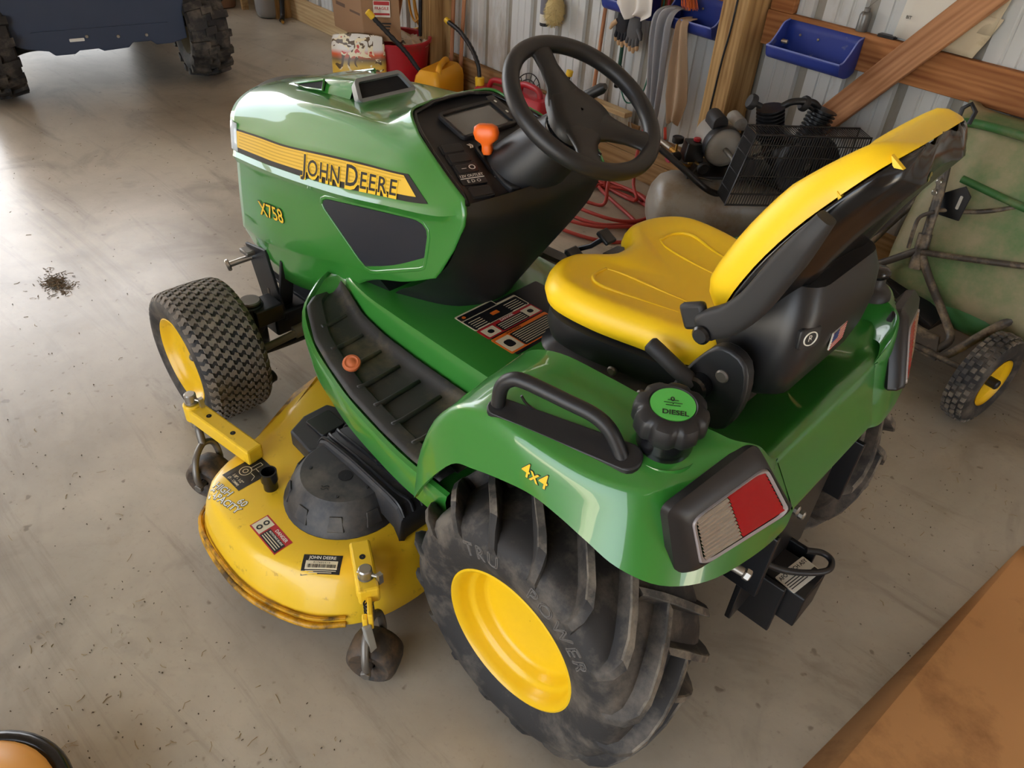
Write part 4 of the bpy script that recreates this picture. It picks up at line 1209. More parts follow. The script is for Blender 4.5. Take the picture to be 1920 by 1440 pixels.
# grey-black housing low behind the back, with the flag and round logo
def housing():
    rows = []
    for (xf_, xr, w, z) in ((-.03,-.195,.155,.835),(-.035,-.218,.168,.855),(-.05,-.230,.172,.91),(-.06,-.234,.170,.97),(-.08,-.228,.160,1.03),(-.10,-.215,.14,1.07)):
        o_ = rrect(xf_-xr, 2*w, .05, 5, (xf_+xr)/2, 0)
        rows.append([(u, v, z) for u, v in o_])
    g = grid(rows, closed_v=True); k = len(rows[0])
    return g[0], g[1]+[tuple(range(k-1, -1, -1)), tuple(len(rows)*k-k+j for j in range(k))]
DGREY = mat('dark_grey_plastic', rgb(27, 27, 29), 0.38, vary=.1, vscale=5)
ho = obj('seat_housing', housing(), DGREY, T, smooth=50); fix_normals(ho)
ff = plane_fn((-.2345, .005, .935), (.04, -1, 0), (.05, 0, 1))
fy = obj('flag_decal', prism(rrect(.062, .038, .001, 1), ff, -.002, .0012), WHITE, ho, smooth=0)
for q in range(7): obj('flag_stripe', prism(rrect(.062, .0029, .0002, 1, 0, .0175-.0058*q), ff, .0010, .0016), RPRINT, fy, smooth=0)
obj('flag_canton', prism(rrect(.026, .020, .0002, 1, -.018, .0088), ff, .0015, .0021), mat('blue_print', rgb(40, 60, 120), .5), fy, smooth=0)
fg = plane_fn((-.224, .135, .985), (-.35, -1, 0), (.10, 0, 1))
obj('logo_ring', ring2d([(.016*math.cos(a), .014*math.sin(a)) for a in np.linspace(0, 2*PI, 33)[:-1]], [(.0138*math.cos(a), .012*math.sin(a)) for a in np.linspace(0, 2*PI, 33)[:-1]], fg, -.006, .006), WHITE, ho, smooth=0)
obj('logo_mark', text3d('R', .018, lambda u, v: fg(u, v, .005), bold=.0), WHITE, ho, smooth=0)
obj('logo_plate', prism(rrect(.05, .042, .008, 3), fg, -.02, .0045), BLK, ho, smooth=30, bevel=.003)
# armrests, hinges, recliner levers
def armrest():
    c = [(-.085,.985),(-.10,1.005),(-.130,1.03),(-.160,1.075),(-.182,1.13),(-.205,1.19),(-.228,1.25)]
    C = cr(c, 4); rows = []; n = len(C)
    for i, p in enumerate(C):
        a = C[max(i-1, 0)]; b = C[min(i+1, n-1)]; t = (b-a)/np.linalg.norm(b-a); nn = np.array([t[1], -t[0]])
        f = i/(n-1); hw = np.interp(f, [0,.08,.3,.8,1], [.014,.026,.028,.023,.014]); th = np.interp(f, [0,.1,.9,1], [.012,.022,.024,.014])
        rows.append([(p[0]+nn[0]*hw*math.copysign(abs(math.cos(a_))**.6, math.cos(a_)), .258+th*math.copysign(abs(math.sin(a_))**.6, math.sin(a_)), p[1]+nn[1]*hw*math.copysign(abs(math.cos(a_))**.6, math.cos(a_))) for a_ in np.linspace(0, 2*PI, 21)[:-1]])
    g = grid(rows, closed_v=True); k = 20
    return g[0], g[1]+[tuple(range(k)), tuple((n-1)*k+j for j in range(k))]
am = armrest()
for f_, s in ((lambda q: q, 1), (mirror, -1)):
    ar = obj('armrest', f_(am), BLKM, T, smooth=50); fix_normals(ar)
    obj('hinge_cap', rcyl((-.098, s*.278, .992), (-.098, s*.29, .992), .017, .004, 20), BLKG, ar, smooth=40)
    obj('hinge_ear', box((-.062, s*.25, 1.0), (.05, .02, .05), roty(.5)), BLKM, ar, smooth=30, bevel=.008)
    sp_ = obj('seat_side_plate', prism(cr([(-.04,.79),(-.115,.775),(-.165,.79),(-.185,.87),(-.17,.94),(-.12,.955),(-.085,.92),(-.05,.85)], 3, True), lambda u, v, h: (u, s*(.205+h), v), 0, .03), BLK, T, smooth=40, bevel=.006); fix_normals(sp_)
    obj('plate_bolt', rcyl((-.135, s*.232, .90), (-.135, s*.241, .90), .013, .003, 16), DSTEEL, sp_, smooth=40)
    obj('recliner_lever', stube([(-.09, s*.25, .865), (-.06, s*.262, .885), (-.02, s*.268, .905), (.005, s*.27, .915)], [.016]*18+[.012], 12, 6), BLKM, sp_, smooth=60)
    obj('lever_pivot', rcyl((-.10, s*.23, .862), (-.10, s*.262, .862), .024, .005, 18), BLKG, sp_, smooth=40)
obj('seat_switch_cover', box((.295, -.02, .875), (.05, .06, .02), roty(.2)), BLK, T, smooth=30, bevel=.005)

# ================================================================= mower deck
D = thing('mower_deck', 'yellow mower deck with black pulley cover hung under the tractor', 'mower deck', (.75, .55, 0))
def deck_loop(P): return cr([tuple(p) for p in P]+[(x, -y) for x, y in P[::-1]], 4, True)
TOPL = [(1.135,.06),(1.125,.33),(1.02,.585),(.968,.735),(.905,.80),(.76,.826),(.63,.812),(.515,.758),(.43,.675),(.402,.56),(.415,.45),(.46,.10)]
BOTL = [(1.145,.06),(1.14,.335),(1.035,.60),(.985,.765),(.918,.838),(.76,.866),(.612,.858),(.47,.805),(.378,.70),(.348,.565),(.365,.45),(.42,.10)]
TO = deck_loop(TOPL); BO = deck_loop(BOTL)
def deck_shell():
    rows = []
    def mixl(t, z, d=0):
        P = TO*t+BO*(1-t)
        if d: P = np.array(shrink([tuple(p) for p in P], d))
        return [(p[0], p[1], z) for p in P]
    rows += [mixl(0, .078, .004), mixl(0, .078), mixl(.12, .10), mixl(.45, .15), mixl(.72, .178), mixl(.93, .197), mixl(1, .204, .012), mixl(1, .208, .04), mixl(1, .210, .09)]
    P = np.array(shrink([tuple(p) for p in TO], .09)); c = np.array([.74, 0])
    for t in (.6, .2, .01): rows.append([(c[0]+(p[0]-c[0])*t, p[1]*t, .211) for p in P])
    return grid(rows, closed_v=True)
dk = obj('deck_shell', deck_shell(), DECKY, D, smooth=50); fix_normals(dk)
# trim rails round the left lip
LIPM = mat('chipped_yellow_lip', rgb(206, 150, 20), .45, vary=.15, vscale=14, dirt=rgb(70, 52, 26), dirt_amt=.5, dirt_scale=18)
lipP = cr([(p[0], p[1], .082) for p in [(.985,.772),(.918,.845),(.76,.874),(.612,.866),(.47,.812),(.405,.742)]], 6)
lip = obj('lip_rail', tube(lipP, .0085, 8), LIPM, D, smooth=60)
rail2 = cr([(p[0], p[1], .104) for p in [(.985,.772),(.918,.845),(.76,.870),(.612,.862),(.47,.806),(.405,.740)]], 6)
obj('lip_strip', tube(rail2, .0055, 6), LIPM, D, smooth=60)
obj('front_deflector', hexa([(1.04,.58,.17),(1.20,.36,.12),(1.205,.36,.124),(1.045,.58,.174),(1.00,.53,.20),(1.13,.30,.205),(1.135,.305,.209),(1.005,.535,.204)]), LIPM, D, smooth=0)
# pulley cover
PC = np.array([.655, .545]); 
def pulley():
    n = 40; rows = []
    for r, z, cut in ((.162,.205,0),(.163,.213,0),(.154,.221,0),(.146,.248,0),(.126,.278,1),(.116,.288,1),(.02,.289,1),(.001,.289,1)):
        row = []
        for k in range(n):
            a = 2*PI*k/n
            row.append((PC[0]+.005*(z > .25)+r*math.cos(a), PC[1]-.008*(z > .25)+r*math.sin(a), z))
        rows.append(row)
    return grid(rows, closed_v=True)
PLC = mat('grey_black_cover', rgb(42, 42, 44), 0.55, vary=.12, vscale=6, dirt=rgb(86, 80, 72), dirt_amt=.25, dirt_scale=6)
pc = obj('pulley_cover', pulley(), PLC, D, smooth=35); fix_normals(pc)
for k in range(7):
    a = math.radians(20+k*38); d = np.array([math.cos(a), math.sin(a)])
    b0 = np.array([*(PC+d*.152), .226]); b1 = np.array([*(PC+d*.138+np.array([.003,-.004])), .262])
    e = np.array([-d[1], d[0], 0])
    V = [b0+e*.022, b0-e*.022, b1-e*.016, b1+e*.016]; nn = np.array([d[0]*.5, d[1]*.5, .35]); nn = nn/np.linalg.norm(nn)*.004
    q = obj('cover_pad', hexa([*[v-nn for v in V], *[v+nn for v in V]]), PLC, pc, smooth=0, bevel=.002)
obj('cover_hole', lathe([(.019,.0),(.019,.0035),(.001,.0036)], (.641,.551,.2865), (0,0,1), 20), mat('hole_shade', rgb(10, 10, 10), .9), pc, smooth=0)  # raised dark disc paints the shade of a hole
for x, y in ((.725,.60),(.595,.61),(.57,.535)): obj('cover_rivet', rcyl((x,y,.285),(x,y,.2905),.005,.001,10), BLKS, pc, smooth=0)
obj('cover_mark', text3d('≈', .05, lambda u, v: (.64-v*.6-u*.6, .615-u*.6+v*.6, .2893), bold=.0), BLKS, pc, smooth=0)
# belt channel arching over towards the tractor's middle
CHP = ((.815,.222,.435,.53),(.808,.262,.435,.53),(.795,.290,.43,.527),(.77,.303,.43,.525),(.66,.308,.43,.525),(.50,.306,.43,.53),(.455,.300,.43,.533),(.435,.275,.43,.535),(.425,.215,.43,.535))
def channel():
    rows = []
    for x, z, y0, y1 in CHP:
        rows.append([(x,y0-.07,z-.02),(x,y0,z-.004),(x,y0+.006,z),(x,y1-.006,z),(x,y1,z-.006),(x,y1+.012,z-.06)])
    return grid(rows)
ch = obj('belt_channel', channel(), PLC, D, smooth=30, solid=.005); fix_normals(ch)
for q in range(4):
    t = .06+.28*q
    P = []
    for i_, (x, z, y0, y1) in enumerate(CHP[1:-1]):
        jog = .012 if (q in (1, 2) and 2 <= i_ <= 4) else 0
        P.append((x, y0+(y1-y0)*t+jog, z+.003))
    obj('channel_rib', tube(cr(P, 3), .0045, 6), BLKS, ch, smooth=50)
obj('channel_boss', lathe([(.018,0),(.018,.012),(.012,.013),(.011,.004),(.001,.004)], (.60,.462,.305), (0,0,1), 18), BLKS, ch, smooth=40)
# front belt block
obj('belt_block', prism([(.945,.40),(.945,.48),(.915,.545),(.81,.552),(.80,.53),(.80,.38),(.90,.38)], lambda u, v, h: (u, v, h), .205, .258), PLC, D, smooth=30, bevel=.006)
obj('belt_block_top', prism(rrect(.085,.08,.008,2,.872,.455), lambda u, v, h: (u, v, h), .257, .266), BLKS, D, smooth=30, bevel=.003)
# wash port
wp = obj('wash_port', lathe([(.019,0),(.019,.03),(.0225,.032),(.0225,.062),(.018,.062),(.018,.02),(.001,.02)], (.805,.680,.208), (0,0,1), 24), BLKG, D, smooth=40)
# labels and lettering on the deck top (text reads from the left side)
DU = np.array([-.70, -.714, 0]); DV = np.array([.714, -.70, 0])
def dfn(x, y, ang):
    # ang: direction (degrees in the ground plane) in which the text runs
    a = math.radians(ang); eu = (math.cos(a), math.sin(a), 0); ev = (-math.sin(a), math.cos(a), 0)
    return plane_fn((x, y, .2112), eu, ev)
DT = tree_of(deck_shell())
def on_deck(msh, lift): return drape(msh, DT, (0, 0, -1), lift)
def dpatch(fn, cu, cv, w, h, lift): return on_deck(patch(fn, cu-w/2, cu+w/2, cv-h/2, cv+h/2), lift)
def dtext(s_, size, fn, du, dv, lift, bold=.0): return on_deck(text3d(s_, size, lambda u, v: fn(u+du, v+dv), bold=bold), lift)
def dring(fn, cu, cv, r0, r1, lift):
    A_ = np.linspace(0, 2*PI, 25)[:-1]
    return on_deck(grid([[fn(cu+r0*math.cos(a), cv+r0*math.sin(a)) for a in A_], [fn(cu+r1*math.cos(a), cv+r1*math.sin(a)) for a in A_]], closed_v=True), lift)
d1 = dfn(.895, .693, 180)
lb = obj('height_label', dpatch(d1, 0, 0, .087, .111, .0006), BPRINT, D, smooth=0)
obj('label_wheel', dring(d1, -.010, -.004, .0155, .0175, .0012), CREAM, lb, smooth=0)
obj('label_wheel', dring(d1, -.010, -.004, .006, .008, .0012), CREAM, lb, smooth=0)
for p, q in (((-.010,.010),(-.010,.042)),((.002,.010),(.002,.042)),((-.010,.042),(.002,.042)),((.002,.020),(.034,.020)),((.010,.002),(.026,.002)),((.026,.002),(.034,-.012))):
    a_, b_ = np.array(p), np.array(q); dd = (b_-a_)/np.linalg.norm(b_-a_); ee = np.array([-dd[1], dd[0]])*.0008
    obj('label_line', on_deck(([tuple(d1(*c)) for c in (a_-ee, b_-ee, b_+ee, a_+ee)], [(0,1,2,3)]), .0012), CREAM, lb, smooth=0)
obj('label_lettering', dtext('1/8"- 1/2"', .0125, d1, .002, -.034, .0012, .015), CREAM, lb, smooth=0)
obj('label_lettering', dtext('(3 - 13MM)', .0105, d1, .002, -.047, .0012, .015), CREAM, lb, smooth=0)
d2 = dfn(.858, .783, 188)
for s_, dx, dv in (('HIGH', -.028, .012), ('CAPACITY', .004, -.012), ('60', .052, .012)):
    for b_, m_, h in ((.06, BPRINT, .0006), (.018, WHITE, .0012)):
        obj('deck_lettering', dtext(s_, .0275, d2, dx, dv, h, b_), m_, D, smooth=0)
d3 = dfn(.668, .766, 178)
dl = obj('danger_label', dpatch(d3, 0, 0, .120, .052, .0006), RPRINT, D, smooth=0)
obj('label_panel', dpatch(d3, -.038, 0, .038, .044, .0011), CREAM, dl, smooth=0)
obj('label_panel', dpatch(d3, .021, -.008, .072, .030, .0011), BPRINT, dl, smooth=0)
for dv in (-.010, .010): obj('label_figure', dring(d3, -.038, dv, .004, .008, .0016), BPRINT, dl, smooth=0)
obj('label_lettering', dtext('DANGER', .0125, d3, .024, .0155, .0013, .02), WHITE, dl, smooth=0)
obj('label_lettering', dtext('ROTATING BLADE', .0072, d3, .021, .002, .0016, .02), WHITE, dl, smooth=0)
for q in range(3): obj('label_line', dpatch(d3, .020, -.006-.006*q, .062, .0022, .0016), CREAM, dl, smooth=0)
d4 = dfn(.507, .727, 223)
jl = obj('serial_label', dpatch(d4, 0, 0, .095, .049, .0006), BPRINT, D, smooth=0)
obj('label_panel', dpatch(d4, 0, -.003, .078, .022, .0011), CREAM, jl, smooth=0)
obj('label_lettering', dtext('JOHN DEERE', .0115, d4, 0, .016, .0012, .02), WHITE, jl, smooth=0)
random.seed(3)
for q in range(24): obj('bar_code_line', dpatch(d4, -.033+.0029*q, -.006, random.choice((.0009,.0014,.002)), .009, .0016), BPRINT, jl, smooth=0)
obj('label_lettering', dtext('0 1 7 6 0 2 5 1 0', .006, d4, 0, .003, .0016, .02), BPRINT, jl, smooth=0)
for q in range(2): obj('label_line', dpatch(d4, 0, -.0172-.0042*q, .075-.02*q, .0016, .0012), CREAM, jl, smooth=0)

# gauge wheels on their arms
def arm(a, b, w=.05, h=.05):
    a = np.array(a); b = np.array(b); d = (b-a)/np.linalg.norm(b-a); s = np.array([-d[1], d[0], 0]); s /= np.linalg.norm(s); up = np.cross(d, s)
    P = []
    for k in (a-up*h/2, a+up*h/2):
        pass
    ring0 = [a+s*w/2-up*h/2, a-s*w/2-up*h/2, b-s*w/2-up*h/2, b+s*w/2-up*h/2]; ring1 = [p+up*h for p in ring0]
    return hexa(ring0+ring1)
WHEELR = mat('worn_gauge_wheel', rgb(40, 36, 33), 0.65, vary=.2, vscale=20, dirt=rgb(92, 74, 56), dirt_amt=.5, dirt_scale=24)
def gauge(a, b, post, wheel_c, axis):
    ar = obj('gauge_arm', arm(a, b), DECKY, D, smooth=0, bevel=.006)
    a, b, post, wc, ax = map(np.array, (a, b, post, wheel_c, axis)); ax = ax/np.linalg.norm(ax)
    obj('arm_collar', rcyl(post+np.array([0,0,-.03]), post+np.array([0,0,.028]), .026, .004, 20), DECKY, ar, smooth=40)
    for t in (.35, .75):
        p = a*(1-t)+b*t+np.array([0,0,.0245]); obj('arm_hole', lathe([(.0075,0),(.0075,.0015),(.001,.0015)], p, (0,0,1), 14), mat('hole_shade', rgb(10,10,10), .9), ar, smooth=0)  # dark disc painted as a shaded hole in the arm
    sp_ = obj('gauge_spindle', join(rcyl(post+np.array([0,0,-.06]), post+np.array([0,0,.062]), .0165, .003, 20), cyl(post+np.array([0,0,.03]), post+np.array([.0,0,.036]), .019, 16)), STEEL, D, smooth=40)
    perp = np.cross(ax, [0,0,1]); perp /= np.linalg.norm(perp)
    fk = [wc+ax*.050, wc+ax*.054+np.array([0,0,.045]), wc+ax*.040+np.array([0,0,.085])+(post-wc)*np.array([.2,.2,0]), wc-ax*.0+np.array([0,0,.100])+(post-wc)*np.array([.35,.35,0]), wc-ax*.040+np.array([0,0,.085])+(post-wc)*np.array([.2,.2,0]), wc-ax*.054+np.array([0,0,.045]), wc-ax*.050]
    obj('gauge_fork', join(stube(fk, .0095, 10, 5), cyl(wc-ax*.055, wc+ax*.055, .008, 12), stube([post+np.array([0,0,-.05]), post*.6+wc*.4+np.array([0,0,.03]), wc+np.array([0,0,.100])+(post-wc)*np.array([.35,.35,0])], .011, 10)), DSTEEL, D, smooth=50)
    wh = obj('gauge_wheel', lathe([(.012,-.030),(.030,-.036),(.050,-.042),(.059,-.036),(.063,-.022),(.064,0),(.063,.022),(.059,.036),(.050,.042),(.030,.036),(.012,.030)], wc, ax, 32), WHEELR, D, smooth=50)
    for s in (1, -1): obj('axle_nut', rcyl(wc+ax*.05*s, wc+ax*.064*s, .013, .002, 6), DSTEEL, wh, smooth=30)
    obj('lock_pin', join(cyl(post+np.array([.0,0,.045])-perp*.02, post+np.array([0,0,.045])+perp*.035, .004, 8), box(post+perp*.035+np.array([0,0,.04]), (.012,.012,.03))), STEEL, sp_, smooth=40)
gauge((.468,.640,.232),(.335,.712,.232),(.372,.693,.222),(.300,.735,.066),(.50,-.86,0))
gauge((.915,.655,.235),(1.175,.690,.245),(1.185,.692,.248),(1.10,.722,.066),(.45,-.9,0))
cl = obj('gauge_clamp', join(box((.315,.727,.205),(.05,.012,.055), rotz(-.62)), box((.308,.748,.175),(.018,.012,.09), rotz(-.62))), DECKY, D, smooth=0, bevel=.003)
obj('spring', stube([(.325+.009*math.cos(t), .725+.009*math.sin(t), .232-.002*t) for t in np.linspace(0, 20, 40)], .0022, 5, 2), BLKS, cl, smooth=60)
obj('clamp_bar', box((.287,.752,.145),(.014,.020,.11), roty(.2)), mat('grey_bar', rgb(140, 138, 130), .5), cl, smooth=0, bevel=.003)
# ================================================================= things along the wall and around the shed
def wp_(pts): return [W(*p) for p in pts]
REDP = mat('red_plastic', rgb(176, 32, 44), .42, vary=.08, vscale=6, dirt=rgb(120, 60, 50), dirt_amt=.15)
YELP = mat('yellow_plastic', rgb(232, 166, 28), .42, vary=.08, vscale=5)
BLUEP = mat('blue_plastic', rgb(44, 62, 142), .45, vary=.12, vscale=8, dirt=rgb(150, 150, 150), dirt_amt=.05, dirt_scale=10)
CARD = mat('brown_cardboard', rgb(150, 116, 84), .8, vary=.06, vscale=5, bump=.05)
HOSER = mat('red_hose_rubber', rgb(176, 62, 56), .5, vary=.1)
GREENC = mat('green_cord', rgb(34, 112, 84), .5)

# ---- utility vehicle seen from behind
UO = np.array([4.97, -.65, 0]); UF = np.array([.977, -.21, 0]); UL = np.array([.21, .977, 0])
def U(a, b, z): return tuple(UO+UF*a+UL*b+np.array([0,0,z]))
UR = np.stack([UF, UL, np.array([0,0,1])], 1)
def ubox(a0, a1, b0, b1, z0, z1): return box(U((a0+a1)/2, (b0+b1)/2, (z0+z1)/2), (a1-a0, b1-b0, z1-z0), UR)
UTV = thing('utility_vehicle', 'dark utility vehicle with knobbly tyres parked by the bright doorway', 'vehicle', tuple(UO))
UBODY = mat('hazed_blue_plastic', rgb(54, 66, 88), .5, vary=.1)  # base colour lightened to carry the backlit haze
def upanel():
    e = [(-.50,.46),(-.50,.30),(-.40,.275),(-.30,.275),(-.27,.30),(-.16,.30),(-.13,.272),(.02,.265),(.05,.282),(.16,.28),(.19,.262),(.30,.262),(.33,.29),(.44,.31),(.50,.33),(.52,.50),(.62,.64),(.62,1.0),(-.62,1.0),(-.62,.64)]
    return prism([(b, z) for b, z in e], lambda u, v, h: U(-.20+h, u, v), 0, .03)
up = obj('tail_panel', upanel(), UBODY, UTV, smooth=0, bevel=.006); fix_normals(up)
obj('bright_slot', prism(rrect(.085,.018,.004,2,.16,.345), lambda u, v, h: U(-.203-h, u, v), 0, .003), mat('slot_daylight_paint', rgb(230, 230, 225), .3), up, smooth=0)  # pale plate painted as daylight showing through a slot in the panel
for b, z in ((-.25,.34),(-.08,.345),(.10,.36)): obj('panel_bolt', rcyl(U(-.2,b,z), U(-.21,b,z), .010, .002, 10), STEEL, up, smooth=30)
obj('panel_rib', prism(rrect(.80,.012,.004,1,0,.40), lambda u, v, h: U(-.203-h, u, v), -.004, .004), UBODY, up, smooth=0)
obj('chassis', join(ubox(-.16,2.2,-.40,.40,.30,.40), ubox(.3,1.6,-.62,.62,.32,.40)), UBODY, UTV, smooth=0, bevel=.01)
obj('cargo_bed', join(ubox(-.25,.95,-.68,.68,.66,.70), ubox(-.25,.95,-.70,-.66,.66,1.0), ubox(-.25,.95,.66,.70,.66,1.0)), UBODY, UTV, smooth=0, bevel=.012)
obj('cab_body', join(ubox(1.0,1.5,-.66,.66,.42,.80), ubox(1.95,2.75,-.62,.62,.40,1.0)), UBODY, UTV, smooth=0, bevel=.04, seg=3)
for s in (1, -1): obj('roll_bar', stube([U(1.0,.62*s,.8), U(.98,.60*s,1.5), U(1.1,.55*s,1.85), U(1.9,.55*s,1.85), U(2.25,.58*s,1.05)], .025, 10), BLKS, UTV, smooth=60)
obj('axle_guard', join(stube([U(-.02,-.56,.36), U(0,-.3,.36), U(0,.3,.36), U(-.02,.56,.36)], .035, 10), stube([U(-.1,.56,.27), U(-.12,.42,.31), U(-.12,.2,.30)], .03, 8)), BLKS, UTV, smooth=50)
def utyre(a, b, s):
    c = np.array(U(a, b, .325)); ax = UL*s
    prof = [(.165,.08),(.175,.105),(.21,.125),(.26,.128),(.285,.118),(.298,.08),(.302,0)]
    prof = [(r, h) for r, h in prof]+[(r, -h) for r, h in prof[-2::-1]]
    out = [lathe(prof, c, ax, 40)]
    e1 = np.cross(ax, [0,0,1]); e1 /= np.linalg.norm(e1); e2 = np.array([0,0,1.0])
    for k in range(16):
        for h0, h1, ph in ((.02,.135,0),(-.135,-.02,.5),(-.035,.035,.25)):
            aa = 2*PI*(k+ph)/16
            P = []
            for r in (.285, .327):
                for hh, da in ((h0,-.085),(h1,-.04),(h1,.10),(h0,.07)):
                    rr = r-(.022 if abs(hh) > .12 else 0)
                    P.append(c+ax*hh+rr*(math.cos(aa+da)*e1+math.sin(aa+da)*e2))
            out.append(hexa(P))
    t = obj('knobbly_tyre', join(*out), RUB, UTV, smooth=30); fix_normals(t)
    obj('vehicle_wheel_rim', lathe([(.168,-.105),(.172,-.11),(.165,-.10),(.150,-.08),(.145,-.03),(.05,-.02),(.001,-.02)], c, ax, 36), mat('tan_alloy_rim', rgb(150, 138, 112), .35, metal=.5), t, smooth=40)
    obj('vehicle_wheel_rim', lathe([(.168,.105),(.172,.11),(.165,.10),(.150,.08),(.145,.03),(.05,.02),(.001,.02)], c, ax, 36), mat('tan_alloy_rim', rgb(150, 138, 112), .35, metal=.5), t, smooth=40)
for a in (0, 2.0):
    for s in (1, -1): utyre(a, .635*s, s)

# ---- far corner by the door
def floor_cyl(name, u, off, prof, m_, label, cat, n=28):
    return obj(name, lathe(prof, W(u, off, 0), (0,0,1), n), m_, smooth=40, label=label, cat=cat)
GREYT = mat('grey_tank_plastic', rgb(150, 150, 150), .5, vary=.08)
tk = thing('gas_cylinder', 'grey round tank standing on the floor at the far end of the wall', 'tank', W(6.46,.20,0))
obj('tank_body', lathe([(.001,.002),(.085,.002),(.105,.02),(.115,.06),(.118,.30),(.118,.55),(.10,.62),(.04,.66),(.04,.70)], W(6.46,.20,0), (0,0,1), 32), GREYT, tk, smooth=50)
obj('tank_hose', stube(wp_([(6.35,.12,.5),(6.30,.14,.2),(6.28,.16,.05),(6.22,.2,.015)]), .022, 8), BLKS, tk, smooth=50)
obj('brass_fitting', rcyl(W(6.22,.2,.016), W(6.16,.22,.016), .013, .003, 10), mat('brass', rgb(190, 150, 80), .3, metal=.9), tk, smooth=40)
floor_cyl('plant_pot', 6.98, .40, [(.001,.002),(.09,.002),(.10,.01),(.125,.22),(.135,.22),(.135,.25),(.115,.25),(.10,.05),(.001,.05)], mat('brown_pot', rgb(128, 96, 74), .7), 'brown pot on the floor by the far doorway', 'pot')
obj('timber_offcut', box(W(6.80,.28,.16), (.035,.06,.318), RW), WD_PALE, smooth=0, bevel=.002, label='short pale timber offcut standing beside the grey tank', cat='timber')
def sack():
    rows = []
    for z, r in ((.002,.10),(.03,.16),(.10,.17),(.18,.13),(.24,.06),(.27,.03)):
        rows.append([W(7.0+.8*r*math.cos(a), .72+r*(1+.15*math.sin(3*a))*math.sin(a), z) for a in np.linspace(0, 2*PI, 21)[:-1]])
    g = grid(rows, closed_v=True); return g[0], g[1]+[tuple(range(19,-1,-1)), tuple(range(100,120))]
obj('sack', sack(), mat('tan_sackcloth', rgb(170, 146, 116), .85, bump=.3, bscale=50), smooth=60, label='small tan sack slumped at the far doorway', cat='sack')

# ---- red tub, cardboard carton in it, feed bag leaning on it
tub = obj('tub', lathe([(.001,.006),(.19,.006),(.20,.0),(.20,.012),(.238,.36),(.252,.362),(.254,.378),(.246,.384),(.232,.378),(.195,.03),(.001,.03)], W(4.06,.40,0), (0,0,1), 44), REDP, smooth=40, label='big red plastic tub with a cardboard carton standing in it', cat='tub')
WASTE = mat('pale_paper_scrap', rgb(206, 190, 164), .8)
def scrap(u, off, z, s, seed):
    rng = random.Random(seed); rows = []
    for i in range(5):
        rows.append([W(u+(i-2)*s/2+rng.uniform(-.2,.2)*s, off+(j-2)*s/2+rng.uniform(-.2,.2)*s, z+rng.uniform(-.25,.35)*s) for j in range(5)])
    return grid(rows)
for k, (u, o_) in enumerate(((3.95,.33),(4.03,.27),(4.11,.25))):
    obj('paper_scrap', scrap(u, o_, .345, .09, k), WASTE, smooth=0, solid=.002, label=('crumpled pale paper scrap in the tub beside the carton', 'crumpled pale paper scrap in the middle of the red tub', 'crumpled pale paper scrap in the tub nearest the wall')[k], cat='paper', group='paper scraps in the red tub')
def carton_box():
    c0 = np.array([4.0,.66]); e1 = np.array([.42,-.02]); e2 = np.array([-.13,-.20])
    P = []
    for z in (.392, .80):
        for q in (c0, c0+e2, c0+e2+e1, c0+e1): P.append(W(q[0]+(.03 if z > .5 else 0), q[1], z))
    return hexa(P), c0, e1, e2
(cm_, c0, e1, e2) = carton_box()
ct = obj('carton', cm_, CARD, smooth=0, bevel=.003, label='brown carton with a red and white FRAGILE label, tilted in the red tub', cat='box')
fc = plane_fn(W(c0[0]+e2[0]*.5, c0[1]+e2[1]*.5+.0, .6), np.array(W(*(c0+e2),0))-np.array(W(*c0,0)), (0,0,1))
obj('fragile_label', prism(rrect(.105,.095,.002,1,.0,-.015), fc, .0, .0015), WHITE, ct, smooth=0)
obj('fragile_label', prism(rrect(.098,.022,.001,1,0,.018), fc, .0014, .002), RPRINT, ct, smooth=0)
obj('fragile_lettering', text3d('FRAGILE', .024, lambda u, v: fc(u, v-.012, .0022), bold=.02), RPRINT, ct, smooth=0)
obj('fragile_label', prism(rrect(.098,.012,.001,1,0,-.045), fc, .0014, .002), RPRINT, ct, smooth=0)
for q in range(3): obj('carton_print', prism(rrect(.07-.01*q,.009,.001,1,.02,-.10-.018*q), fc, .0, .001), BPRINT, ct, smooth=0)
fc2 = plane_fn(W(c0[0]+e1[0]*.5, c0[1]+e1[1]*.5, .55), np.array(W(*c0,0))-np.array(W(*(c0+e1),0)), (0,0,1))
CPR = mat('carton_print_brown', rgb(96, 74, 58), .8)
obj('carton_print', prism(rrect(.13,.022,.001,1,-.10,.0), fc2, .0, .001), CPR, ct, smooth=0); obj('carton_print', prism(rrect(.14,.014,.001,1,.10,-.01), fc2, .0, .001), CPR, ct, smooth=0)
# feed bag
def feedbag():
    a = np.array([3.88,.58]); b = np.array([4.08,.86]); nrm = np.array([-.81,.59])*.05
    rows = []
    for z, th, wv in ((.004,1.0,.96),(.03,1.3,1.0),(.12,1.35,1.02),(.24,1.2,1.02),(.33,.9,1.0),(.395,.5,.97),(.43,.25,.90)):
        row = []
        for k in range(28):
            t = 2*PI*k/28; s = .5+.5*wv*math.copysign(abs(math.cos(t))**.7, math.cos(t)); d = th*math.copysign(abs(math.sin(t))**.8, math.sin(t))
            wr = .006*math.sin(9*s+z*30)
            q = a*(1-s)+b*s+nrm*(d+wr*8*(z > .05))
            row.append(W(q[0], q[1], z+.02*math.sin(3*s)*(z > .2)))
        rows.append(row)
    A = np.array(rows); B = np.stack([cr(A[:, j], 3) for j in range(A.shape[1])], 1)
    g = grid(B, closed_v=True); k = 28; n_ = B.shape[0]
    return g[0], g[1]+[tuple(range(k-1,-1,-1)), tuple((n_-1)*k+j for j in range(k))]
